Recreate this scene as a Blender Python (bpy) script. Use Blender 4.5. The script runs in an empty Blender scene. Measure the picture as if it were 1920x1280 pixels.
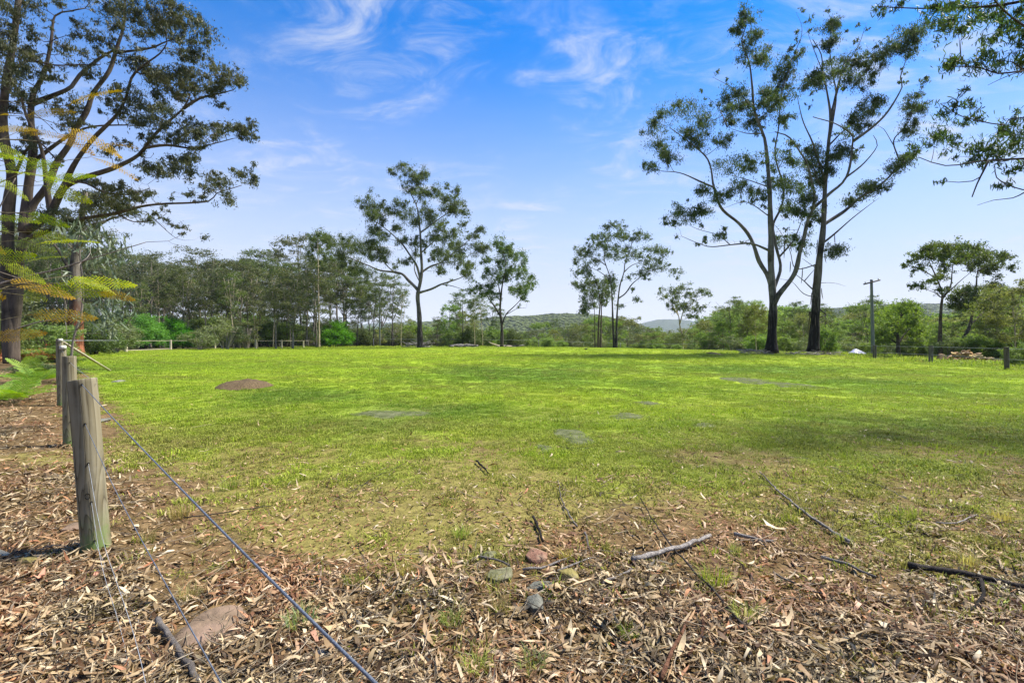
import bpy, bmesh, math, random
import numpy as np
from mathutils import Vector, Matrix

SC = bpy.context.scene
COL = SC.collection
F = 907.0            # focal length in photo pixels (1920 wide)
EYE = 1.5

# ------------------------------------------------------------------ camera
cam = bpy.data.cameras.new('camera'); cam.sensor_width = 36.0; cam.lens = 36.0 * F / 1920.0
cam.clip_start = 0.05; cam.clip_end = 30000
camo = bpy.data.objects.new('camera', cam); COL.objects.link(camo)
camo.location = (0, 0, EYE); camo.rotation_euler = (math.radians(90), 0, 0)
SC.camera = camo

# ------------------------------------------------------------------ sky, sun, exposure
SUN_EL, SUN_AZ = math.radians(54), math.radians(70)     # azimuth clockwise from +Y (view direction)
SC.view_settings.view_transform = 'Standard'; SC.view_settings.look = 'None'
SC.view_settings.exposure = 1.3; SC.view_settings.gamma = 1.0
SC.view_settings.use_curve_mapping = False
W = bpy.data.worlds.new('World'); SC.world = W; W.use_nodes = True
wn, wl = W.node_tree.nodes, W.node_tree.links
wn.clear()
def wnode(t, **k):
    n = wn.new(t)
    for a, b in k.items(): setattr(n, a, b)
    return n
w_out = wnode('ShaderNodeOutputWorld'); w_bg = wnode('ShaderNodeBackground'); w_bg.inputs[1].default_value = 0.098
w_sky = wnode('ShaderNodeTexSky', sky_type='NISHITA', sun_disc=False)
w_sky.sun_elevation = SUN_EL; w_sky.sun_rotation = SUN_AZ
w_sky.air_density = 1.0; w_sky.dust_density = 0.6; w_sky.ozone_density = 2.2; w_sky.altitude = 200
w_hs = wnode('ShaderNodeHueSaturation'); w_hs.inputs['Saturation'].default_value = 2.3; w_hs.inputs['Hue'].default_value = 0.508
w_tc = wnode('ShaderNodeTexCoord'); w_sep = wnode('ShaderNodeSeparateXYZ')
wl.new(w_tc.outputs['Generated'], w_sep.inputs[0])
def wmath(op, a, b=None):
    n = wnode('ShaderNodeMath', operation=op)
    for i, v in enumerate((a, b)):
        if v is None: continue
        if isinstance(v, (int, float)): n.inputs[i].default_value = v
        else: wl.new(v, n.inputs[i])
    return n.outputs[0]
zz = wmath('ADD', wmath('MAXIMUM', w_sep.outputs[2], 0.0), 0.16)
w_cmb = wnode('ShaderNodeCombineXYZ')
wl.new(wmath('DIVIDE', w_sep.outputs[0], zz), w_cmb.inputs[0]); wl.new(wmath('DIVIDE', w_sep.outputs[1], zz), w_cmb.inputs[1])
def wcloud(loc, rot, scl, nscale, lo, hi, dist):
    mp = wnode('ShaderNodeMapping'); mp.inputs['Location'].default_value = loc
    mp.inputs['Rotation'].default_value = (0, 0, math.radians(rot)); mp.inputs['Scale'].default_value = scl
    wl.new(w_cmb.outputs[0], mp.inputs[0])
    nz = wnode('ShaderNodeTexNoise'); nz.inputs['Scale'].default_value = nscale; nz.inputs['Detail'].default_value = 9
    nz.inputs['Roughness'].default_value = 0.62; nz.inputs['Distortion'].default_value = dist
    wl.new(mp.outputs[0], nz.inputs['Vector'])
    rp = wnode('ShaderNodeMapRange', interpolation_type='SMOOTHSTEP'); rp.inputs[1].default_value = lo; rp.inputs[2].default_value = hi
    wl.new(nz.outputs[0], rp.inputs[0]); return rp.outputs[0]
c_big = wcloud((1.3, 6.2, 0), 20, (1.0, 1.0, 1), 1.6, 0.40, 0.62, 0.3)        # where cirrus may be
c_str = wcloud((0.6, 4.2, 0), 50, (1.0, 1.8, 1), 3.4, 0.4, 0.8, 1.2)        # streaky cirrus
c_soft = wcloud((7.3, 2.2, 0), -10, (0.5, 1.6, 1), 1.1, 0.38, 0.85, 0.6)      # thin veil
cl = wmath('ADD', wmath('MULTIPLY', wmath('MULTIPLY', c_big, c_str), 0.8), wmath('MULTIPLY', c_soft, 0.07))
cl = wmath('MINIMUM', cl, 0.9)
w_mix = wnode('ShaderNodeMix', data_type='RGBA')
wl.new(cl, w_mix.inputs[0])
wl.new(w_sky.outputs[0], w_hs.inputs['Color']); wl.new(w_hs.outputs[0], w_mix.inputs[6])
w_mix.inputs[7].default_value = (3.4, 3.6, 4.0, 1)
w_hz = wnode('ShaderNodeMix', data_type='RGBA')        # pale haze low in the sky, the same all round
w_hr = wnode('ShaderNodeMapRange', interpolation_type='SMOOTHSTEP')
for i_, v_ in enumerate((0.56, 0.03, 0.0, 0.95)): w_hr.inputs[i_ + 1].default_value = v_
wl.new(w_sep.outputs[2], w_hr.inputs[0]); wl.new(w_hr.outputs[0], w_hz.inputs[0])
wl.new(w_mix.outputs[2], w_hz.inputs[6]); w_hz.inputs[7].default_value = (3.3, 3.4, 3.95, 1)
wl.new(w_hz.outputs[2], w_bg.inputs[0]); wl.new(w_bg.outputs[0], w_out.inputs[0])

sun = bpy.data.lights.new('sun', 'SUN'); sun.energy = 5.0; sun.angle = math.radians(9.0); sun.color = (1.0, 0.95, 0.86)
suno = bpy.data.objects.new('sun', sun); COL.objects.link(suno)
to_sun = Vector((math.cos(SUN_EL) * math.sin(SUN_AZ), math.cos(SUN_EL) * math.cos(SUN_AZ), math.sin(SUN_EL)))
suno.rotation_euler = to_sun.to_track_quat('Z', 'Y').to_euler(); suno.location = (0, 0, 60)
SC.cycles.max_bounces = 5; SC.cycles.diffuse_bounces = 3; SC.cycles.transparent_max_bounces = 6
SC.cycles.use_denoising = True; SC.cycles.volume_bounces = 0

# ------------------------------------------------------------------ helpers
RNG = np.random.default_rng(7)
def px(X, Y, d): return np.array(((X - 960) / F * d, d, EYE + (640 - Y) / F * d))
def sstep(a, b, x):
    t = np.clip((np.asarray(x, float) - a) / (b - a), 0, 1); return t * t * (3 - 2 * t)
_nr = np.random.default_rng(3)
_K = [( _nr.normal(size=(10, 2)), _nr.uniform(0, 6.28, 10)) for _ in range(8)]
def snoise(x, y, scale, k=0):
    K, ph = _K[k]; v = 0
    for i in range(10): v = v + np.sin((K[i, 0] * x + K[i, 1] * y) / scale * 2.2 + ph[i])
    return v / 4.5
_ctrl = np.array([(0,2,0),(-2,3,0),(2,3,0),(5,3,0),(-3,3.5,0),(0,5,0),(6,6,0),(-6.3,6.9,.03),(0,9,-.02),(10,10,0),(-9.6,10.3,.14),
 (0,15,0),(-12.8,13.7,.3),(15,15,0),(0,25,.05),(20,22,0),(26.5,26,0),(30,35,0),(31,41,0),(38,57,-.05),(-20,22,.42),(-40,50,.45),
 (-42,60,.5),(-36,68,.5),(-34,78,.5),(0,40,.22),(0,75,.6),(10,70,.62),(22,60,.45),(22.5,45,.42),(28,45,.3),(-20,45,.35),(-20,78,.55),
 (40,40,-.1),(45,26,0),(-30,20,.5),(-20,5,.3),(-10,2,.1),(10,1,0),(0,-5,0),(20,-5,0),(-20,-10,.3),(0,-20,0),(30,-20,0),(-30,-20,.3),
 (0,100,-.4),(30,80,-.6),(0,130,-4),(50,70,-1.5),(60,110,-5),(-40,110,.2),(-60,80,.5),(-60,40,.6),(60,40,-1.2),(60,0,-.3),(-90,110,0),
 (-60,140,-2),(110,60,-4),(90,130,-8),(0,-80,0),(80,-60,0),(-90,-40,.3),(-110,30,.5)], float)
def _phi(r2): return r2 * np.log(r2 + 1e-9) * .5
def _tps():
    p = _ctrl[:, :2] / 50; n = len(p)
    A = _phi(((p[:, None] - p[None]) ** 2).sum(-1)) + np.eye(n) * 1e-4
    Q = np.c_[np.ones(n), p]; M_ = np.block([[A, Q], [Q.T, np.zeros((3, 3))]])
    return np.linalg.solve(M_, np.r_[_ctrl[:, 2], 0, 0, 0])
_TW = _tps()
def H(x, y):
    x = np.asarray(x, float); y = np.asarray(y, float); sh = np.broadcast(x, y).shape
    q = np.c_[np.broadcast_to(x, sh).ravel(), np.broadcast_to(y, sh).ravel()]
    r = np.hypot(q[:, 0], q[:, 1]); near = r < 250
    out = np.full(len(q), -7.0)
    qn = q[near] / 50; p = _ctrl[:, :2] / 50
    v = _phi(((qn[:, None] - p[None]) ** 2).sum(-1)) @ _TW[:-3] + _TW[-3] + qn @ _TW[-2:]
    rn = r[near]; w = sstep(150, 245, rn)
    v = np.clip(v, -9, 1.2) * (1 - w) - 7.0 * w
    v = v + .018 * snoise(q[near, 0], q[near, 1], 1.6, 0) * (1 - w) + .012 * snoise(q[near, 0], q[near, 1], .5, 1) * (1 - w)
    out[near] = v
    out = out - 9 * sstep(220, 480, r)
    return out.reshape(sh)
def Hs(x, y): return float(H(np.array([x]), np.array([y]))[0])
def ground_at(X, Y):
    """photo pixel on the ground -> world point"""
    u, v = (X - 960) / F, (640 - Y) / F
    d = min(90, EYE / max(1e-3, -v))
    for _ in range(12):
        d = .5 * d + .5 * min(120, (EYE - Hs(u * d, d)) / max(2e-3, -v))
    return np.array((u * d, d, Hs(u * d, d)))
def fence_s(x, y): return (x + 3) * .717 + (y - 3.49) * .697      # metres to the paddock side of the near fence
def grass_mask(x, y):
    s = fence_s(x, y) + .5 * snoise(x, y, 1.3, 2)
    d = y + .8 * snoise(x, y, 1.2, 3) + .5 * snoise(x, y, .45, 4)
    g = sstep(2.7, 4.6, d) * .6 + sstep(4.6, 9.5, d) * .4
    g = g * sstep(.2, 1.6, s)
    g = g * (.35 + .65 * np.maximum(sstep(-.5, .6, snoise(x, y, .9, 5)), sstep(5.5, 12, y)))
    bare = np.exp(-(((x + 1.0) / 1.5) ** 2 + ((y - 4.6) / .9) ** 2))
    g = g * (1 - .75 * bare)
    # worn strip towards the right fence
    g = g * (1 - .55 * np.exp(-((x - 24 - .1 * (y - 30)) / 4.5) ** 2) * sstep(24, 28, y) * sstep(44, 38, y) * sstep(-.7, .5, snoise(x, y, 2.5, 6)))
    return np.clip(g, 0, 1)
LUSH = [(950, 704, 170, 17, 1.), (1080, 690, 120, 9, .7), (1400, 694, 170, 10, .8), (560, 742, 120, 14, .8), (820, 770, 110, 14, .8), (700, 800, 120, 16, .5), (1250, 720, 140, 12, .5), (1650, 720, 200, 12, .6), (1700, 800, 260, 30, .6), (1450, 860, 220, 26, .5), (1800, 900, 160, 30, .5), (300, 690, 160, 8, .4)]  # patches where ground and blades are coloured a darker green
DEEP_GREEN_G = []
def deep_green_mask(x, y):
    if not DEEP_GREEN_G:
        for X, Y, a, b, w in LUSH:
            c = ground_at(X, Y); f, n_ = ground_at(X, Y - b), ground_at(X, Y + b); DEEP_GREEN_G.append((c[0], .5 * (f[1] + n_[1]), a / F * c[1], .5 * abs(f[1] - n_[1]), w))
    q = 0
    for cx, cy, a, b, w in DEEP_GREEN_G: q = np.maximum(q, w * np.exp(-((x - cx) / a) ** 2 - ((y - cy) / b) ** 2))
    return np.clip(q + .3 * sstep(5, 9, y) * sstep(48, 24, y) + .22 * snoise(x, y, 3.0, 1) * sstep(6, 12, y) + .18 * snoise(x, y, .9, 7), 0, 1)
def litter_mask(x, y):
    s = fence_s(x, y) + .6 * snoise(x, y, 1.1, 6)
    d = y + .5 * snoise(x, y, .9, 7) + .35 * snoise(x, y, .35, 2)
    a = sstep(3.9, 2.8, d) * (.4 + .6 * sstep(-.55, .25, snoise(x, y, .55, 1)))
    b = sstep(.7, -.3, s) * sstep(22, 9, y) * (.45 + .55 * sstep(-.6, .3, snoise(x, y, 1.0, 4)))
    bare = np.exp(-(((x + 1.0) / 1.1) ** 2 + ((y - 3.9) / .55) ** 2)) + .8 * np.exp(-(((x + 5.4) / 1.2) ** 2 + ((y - 6.2) / .45) ** 2))
    c = .13 * sstep(7.5, 3.6, d) + .02 * sstep(14, 7, d)
    return np.clip(np.maximum(np.maximum(a, b), c) * (1 - .85 * np.clip(bare, 0, 1)), 0, 1)

# ---- mesh building
class MB:
    def __init__(s): s.v = []; s.f = []; s.n = 0
    def add(s, v, f):
        v = np.asarray(v, float).reshape(-1, 3); s.v.append(v)
        for ff in (f if isinstance(f, list) else [f]): s.f.append(np.asarray(ff, int) + s.n)
        s.n += len(v); return s
    def mesh(s, name, mat, smooth=True):
        me = bpy.data.meshes.new(name)
        V = np.concatenate(s.v) if s.v else np.zeros((0, 3))
        me.vertices.add(len(V)); me.vertices.foreach_set('co', V.astype(np.float32).ravel())
        loops = np.concatenate([f.ravel() for f in s.f]).astype(np.int32)
        tot = np.concatenate([np.full(len(f), f.shape[1]) for f in s.f])
        me.loops.add(len(loops)); me.loops.foreach_set('vertex_index', loops)
        me.polygons.add(len(tot)); me.polygons.foreach_set('loop_start', np.r_[0, np.cumsum(tot)[:-1]].astype(np.int32))
        me.polygons.foreach_set('use_smooth', np.full(len(tot), smooth))
        me.update(calc_edges=True); me.validate()
        if mat: me.materials.append(mat)
        return me
    def build(s, name, mat, parent=None, smooth=True, loc=None):
        return mobj(name, s.mesh(name, mat, smooth), parent, loc)
def mobj(name, me, parent=None, loc=None):
    o = bpy.data.objects.new(name, me); COL.objects.link(o)
    if parent: o.parent = parent
    if loc is not None: o.location = loc
    return o
def tag(o, label=None, cat=None, group=None, kind=None):
    if label: o['label'] = label
    if cat: o['category'] = cat
    if group: o['group'] = group
    if kind: o['kind'] = kind
    return o
def empty(name, loc, label=None, cat=None, group=None, rz=0, scale=1):
    o = bpy.data.objects.new(name, None); COL.objects.link(o); o.location = loc; o.rotation_euler = (0, 0, rz)
    o.scale = (scale,) * 3 if np.isscalar(scale) else scale; o.empty_display_size = .2
    return tag(o, label, cat, group)
def copy_tree(o, parent=None):
    c = o.copy(); COL.objects.link(c); c.parent = parent
    for ch in list(o.children): copy_tree(ch, c)
    return c
def unit(v): return v / (np.linalg.norm(v, axis=-1, keepdims=True) + 1e-12)
def tubes(P, R, k=5, cap=True):
    """P (m,n,3) centre lines, R (m,n) radii"""
    P = np.asarray(P, float); R = np.asarray(R, float); m, n, _ = P.shape
    T = unit(np.gradient(P, axis=1)); avg = unit(P[:, -1] - P[:, 0])
    ref = np.where((np.abs(avg[:, 2]) < .75)[:, None], np.array([0, 0, 1.]), np.array([1., 0.13, 0]))[:, None, :]
    A = unit(np.cross(T, np.broadcast_to(ref, T.shape))); B = np.cross(T, A)
    ang = np.arange(k) / k * 2 * np.pi
    V = P[:, :, None] + R[:, :, None, None] * (A[:, :, None] * np.cos(ang)[None, None, :, None] + B[:, :, None] * np.sin(ang)[None, None, :, None])
    idx = np.arange(m * n * k).reshape(m, n, k)
    a = idx[:, :-1]; b = idx[:, 1:]
    Fq = np.stack([a, np.roll(a, -1, 2), np.roll(b, -1, 2), b], -1).reshape(-1, 4)
    fl = [Fq]
    if cap: fl += [idx[:, -1].reshape(-1, k), idx[:, 0, ::-1].reshape(-1, k)]
    return V.reshape(-1, 3), fl
def spline(pts, step):
    """Catmull-Rom through pts (n,c) resampled"""
    p = np.asarray(pts, float)
    if len(p) == 2: p = np.array([p[0], .5 * (p[0] + p[1]), p[1]])
    q = np.vstack([2 * p[0] - p[1], p, 2 * p[-1] - p[-2]]); out = []
    for i in range(1, len(q) - 2):
        L = np.linalg.norm(q[i + 1][:3] - q[i][:3]); m = max(2, int(L / step))
        t = np.linspace(0, 1, m, endpoint=False)[:, None]
        out.append(.5 * (2 * q[i] + (q[i + 1] - q[i - 1]) * t + (2 * q[i - 1] - 5 * q[i] + 4 * q[i + 1] - q[i + 2]) * t ** 2 + (3 * q[i] - q[i - 1] - 3 * q[i + 1] + q[i + 2]) * t ** 3))
    return np.vstack(out + [p[-1:]])
def leaves(C, D, N, L, Wd, hexa=False, bend=0.0):
    D = unit(D); S = unit(np.cross(D, N)); N = np.cross(S, D); L = L[:, None]; Wd = Wd[:, None]
    if hexa:
        V = np.stack([C - D * L * .5, C - D * L * .22 + S * Wd * .42, C + D * L * .14 + S * Wd * .38 - N * L * bend, C + D * L * .5 - N * L * bend * 2.2,
                      C + D * L * .14 - S * Wd * .38 - N * L * bend, C - D * L * .22 - S * Wd * .42], 1)
        i = np.arange(len(C) * 6).reshape(-1, 6)
        return V.reshape(-1, 3), [i[:, [0, 1, 5]], i[:, [1, 2, 4, 5]], i[:, [2, 3, 4]]]
    V = np.stack([C - D * L * .5, C - D * L * .05 + S * Wd * .5, C + D * L * .5, C - D * L * .05 - S * Wd * .5], 1)
    return V.reshape(-1, 3), [np.arange(len(C) * 4).reshape(-1, 4)]

# ------------------------------------------------------------------ materials
def newmat(name):
    m = bpy.data.materials.new(name); m.use_nodes = True; nt = m.node_tree
    return m, nt, nt.nodes['Principled BSDF'], nt.nodes['Material Output']
def ramp(nt, fac, stops):
    r = nt.nodes.new('ShaderNodeValToRGB'); e = r.color_ramp.elements
    while len(e) < len(stops): e.new(.5)
    for el, (p, c) in zip(e, stops): el.position = p; el.color = (*c, 1)
    nt.links.new(fac, r.inputs[0]); return r.outputs[0]
def coords(nt, kind='Object', scale=(1, 1, 1)):
    tc = nt.nodes.new('ShaderNodeTexCoord'); mp = nt.nodes.new('ShaderNodeMapping'); mp.inputs['Scale'].default_value = scale
    nt.links.new(tc.outputs[kind], mp.inputs[0]); return mp.outputs[0]
def gpos(nt, scale=(1, 1, 1)):
    g = nt.nodes.new('ShaderNodeNewGeometry'); mp = nt.nodes.new('ShaderNodeMapping'); mp.inputs['Scale'].default_value = scale
    nt.links.new(g.outputs['Position'], mp.inputs[0]); return mp.outputs[0]
def noise(nt, vec, scale, detail=5, rough=.6, dist=0):
    n = nt.nodes.new('ShaderNodeTexNoise'); n.inputs['Scale'].default_value = scale; n.inputs['Detail'].default_value = detail
    n.inputs['Roughness'].default_value = rough; n.inputs['Distortion'].default_value = dist
    nt.links.new(vec, n.inputs['Vector']); return n.outputs[0]
def mixc(nt, fac, a, b, blend='MIX'):
    m = nt.nodes.new('ShaderNodeMix'); m.data_type = 'RGBA'; m.blend_type = blend
    for sock, v in ((m.inputs[0], fac), (m.inputs[6], a), (m.inputs[7], b)):
        if isinstance(v, (int, float)): sock.default_value = v
        elif isinstance(v, tuple): sock.default_value = (*v, 1)
        else: nt.links.new(v, sock)
    return m.outputs[2]
def mth(nt, op, a, b=None, c=None):
    n = nt.nodes.new('ShaderNodeMath'); n.operation = op
    for i, v in enumerate((a, b, c)):
        if v is None: continue
        if isinstance(v, (int, float)): n.inputs[i].default_value = v
        else: nt.links.new(v, n.inputs[i])
    return n.outputs[0]
def mrange(nt, v, a, b, c=0, d=1):
    n = nt.nodes.new('ShaderNodeMapRange'); n.interpolation_type = 'SMOOTHSTEP'
    nt.links.new(v, n.inputs[0])
    for i, k in enumerate((a, b, c, d)): n.inputs[i + 1].default_value = k
    return n.outputs[0]
def bump(nt, bsdf, h, strength, dist):
    b = nt.nodes.new('ShaderNodeBump'); b.inputs['Strength'].default_value = strength; b.inputs['Distance'].default_value = dist
    nt.links.new(h, b.inputs['Height']); nt.links.new(b.outputs[0], bsdf.inputs['Normal'])
def vary(nt, col, src, hue=.02, val=.3, sat=.15):
    """random hue / value shift from a 0..1 source"""
    h = nt.nodes.new('ShaderNodeHueSaturation'); nt.links.new(col, h.inputs['Color'])
    wn_ = nt.nodes.new('ShaderNodeTexWhiteNoise'); wn_.noise_dimensions = '1D'; nt.links.new(src, wn_.inputs['W'])
    sp = nt.nodes.new('ShaderNodeSeparateColor'); nt.links.new(wn_.outputs['Color'], sp.inputs[0])
    for i, (nm, c, a) in enumerate((('Hue', .5, hue), ('Saturation', 1, sat), ('Value', 1, val))):
        nt.links.new(mrange(nt, sp.outputs[i], 0, 1, c - a, c + a), h.inputs[nm])
    return h.outputs[0]
def leafmat(name, stops, trans=.3, rough=.55, spec=.25, island=True, val=.3):
    m, nt, b, out = newmat(name)
    g = nt.nodes.new('ShaderNodeNewGeometry'); oi = nt.nodes.new('ShaderNodeObjectInfo')
    c = ramp(nt, g.outputs['Random Per Island'], stops)
    c = vary(nt, c, oi.outputs['Random'], .012, .16, .1)
    # broad light and dark clumps through the crown
    nz = noise(nt, gpos(nt), .8, 2)
    c = mixc(nt, mrange(nt, nz, .35, .7, 0, .35), c, (stops[-1][1][0] * 1.25, stops[-1][1][1] * 1.15, stops[-1][1][2]))
    nt.links.new(c, b.inputs['Base Color']); b.inputs['Roughness'].default_value = rough; b.inputs['Specular IOR Level'].default_value = spec
    if trans:
        t = nt.nodes.new('ShaderNodeBsdfTranslucent'); mx = nt.nodes.new('ShaderNodeMixShader'); mx.inputs[0].default_value = trans
        nt.links.new(mixc(nt, 1.0, c, (1.25, 1.3, .6), 'MULTIPLY'), t.inputs[0])
        nt.links.new(b.outputs[0], mx.inputs[1]); nt.links.new(t.outputs[0], mx.inputs[2]); nt.links.new(mx.outputs[0], out.inputs[0])
    return m
def surfmat(name, stops, scale=4, stretch=(1, 1, 1), rough=.9, bs=.4, bd=.02, bscale=None, kind='Object', objvar=0.0, detail=6, dist=0, spec=.2):
    m, nt, b, out = newmat(name); v = coords(nt, kind, stretch)
    c = ramp(nt, noise(nt, v, scale, detail, .62, dist), stops)
    if objvar:
        oi = nt.nodes.new('ShaderNodeObjectInfo'); c = vary(nt, c, oi.outputs['Random'], .02, objvar, .15)
    nt.links.new(c, b.inputs['Base Color']); b.inputs['Roughness'].default_value = rough; b.inputs['Specular IOR Level'].default_value = spec
    bump(nt, b, noise(nt, v, bscale or scale * 3, 6, .65), bs, bd)
    return m
LM = {}
LM['gum_dark'] = leafmat('gum_leaf_dark', [(0, (.02, .044, .013)), (.6, (.04, .075, .02)), (1, (.09, .13, .03))], .4)
LM['gum_mid'] = leafmat('gum_leaf_mid', [(0, (.036, .07, .018)), (.6, (.07, .115, .028)), (1, (.14, .18, .042))], .4)
LM['gum_grey'] = leafmat('gum_leaf_grey', [(0, (.04, .055, .03)), (.6, (.075, .09, .05)), (1, (.12, .12, .06))])
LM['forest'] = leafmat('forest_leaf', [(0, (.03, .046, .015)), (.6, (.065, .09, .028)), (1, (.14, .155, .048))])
LM['valley'] = leafmat('valley_leaf', [(0, (.07, .13, .03)), (.6, (.135, .215, .05)), (1, (.22, .3, .075))], .5)
LM['valley_olive'] = leafmat('valley_olive_leaf', [(0, (.075, .1, .032)), (.6, (.14, .17, .055)), (1, (.22, .24, .085))], .5)
LM['bright'] = leafmat('bright_bush_leaf', [(0, (.05, .17, .014)), (.6, (.09, .27, .024)), (1, (.16, .35, .035))], .4)
LM['olive'] = leafmat('olive_bush_leaf', [(0, (.09, .12, .05)), (.6, (.14, .18, .07)), (1, (.2, .24, .1))])
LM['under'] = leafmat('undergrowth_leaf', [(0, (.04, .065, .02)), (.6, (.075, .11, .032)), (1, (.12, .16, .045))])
LM['red'] = leafmat('red_shoot_leaf', [(0, (.22, .06, .035)), (.6, (.3, .12, .05)), (1, (.32, .22, .07))])
LM['frond'] = leafmat('frond_leaflet', [(0, (.15, .25, .008)), (.6, (.26, .35, .01)), (1, (.38, .38, .012))], .45)
LM['frond_gold'] = leafmat('frond_leaflet_gold', [(0, (.26, .2, .006)), (.6, (.36, .25, .007)), (1, (.44, .27, .01))], .45)
LM['fern'] = leafmat('fern_leaf', [(0, (.08, .2, .02)), (.6, (.15, .3, .03)), (1, (.28, .36, .04))], .4)
LM['sap'] = leafmat('sapling_leaf', [(0, (.06, .09, .05)), (.5, (.11, .15, .085)), (1, (.19, .23, .14))], .25, .45)
def barkmat(name, lo, hi, char=None, char_z=(2.5, 5.5), scale=2.2):
    m, nt, b, out = newmat(name); v = coords(nt, 'Object', (3.2, 3.2, .45)); vv = coords(nt, 'Object', (1, 1, 1))
    n1 = noise(nt, v, scale, 8, .65, .4)
    c = ramp(nt, n1, [(.3, lo), (.7, hi)])
    c = mixc(nt, mrange(nt, noise(nt, vv, .9, 4), .45, .68), c, tuple(x * .62 for x in lo))
    if char:
        sp = nt.nodes.new('ShaderNodeSeparateXYZ'); nt.links.new(vv, sp.inputs[0])
        z = mth(nt, 'ADD', sp.outputs[2], mth(nt, 'MULTIPLY', mth(nt, 'SUBTRACT', n1, .5), 5.0))
        c = mixc(nt, mrange(nt, z, char_z[0], char_z[1], 1, 0), c, mixc(nt, mrange(nt, n1, .5, .62), char, tuple(min(1, x * 3 + .012) for x in char)))
    nt.links.new(c, b.inputs['Base Color']); b.inputs['Roughness'].default_value = .92; b.inputs['Specular IOR Level'].default_value = .15
    bump(nt, b, noise(nt, v, scale * 1.6, 8, .7, .3), .9, .05)
    return m
BK = {'twin': barkmat('charred_gum_bark', (.06, .055, .05), (.2, .185, .17), (.01, .008, .007), (3.2, 6.5)),
      'twin_rough': barkmat('ragged_gum_bark', (.05, .042, .035), (.17, .15, .13), (.01, .008, .007), (3.6, 7.0)),
      'grey': barkmat('grey_gum_bark', (.07, .064, .056), (.2, .18, .16), (.025, .021, .018), (1.0, 9.0)),
      'pale': barkmat('pale_gum_bark', (.3, .24, .16), (.5, .42, .29)),
      'dark': barkmat('dark_bark', (.035, .028, .022), (.1, .085, .068)),
      'brown': barkmat('brown_bark', (.05, .038, .028), (.15, .115, .085)),
      'forest': barkmat('forest_bark', (.11, .095, .075), (.3, .26, .2)),
      'red': barkmat('red_stringy_bark', (.06, .05, .04), (.17, .145, .12), (.1, .036, .017), (2.2, 4.6)),
      'stick': barkmat('grey_stick_bark', (.13, .11, .095), (.32, .29, .26), scale=9),
      'twig': barkmat('twig_bark', (.16, .13, .1), (.34, .3, .25), scale=9)}

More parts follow.
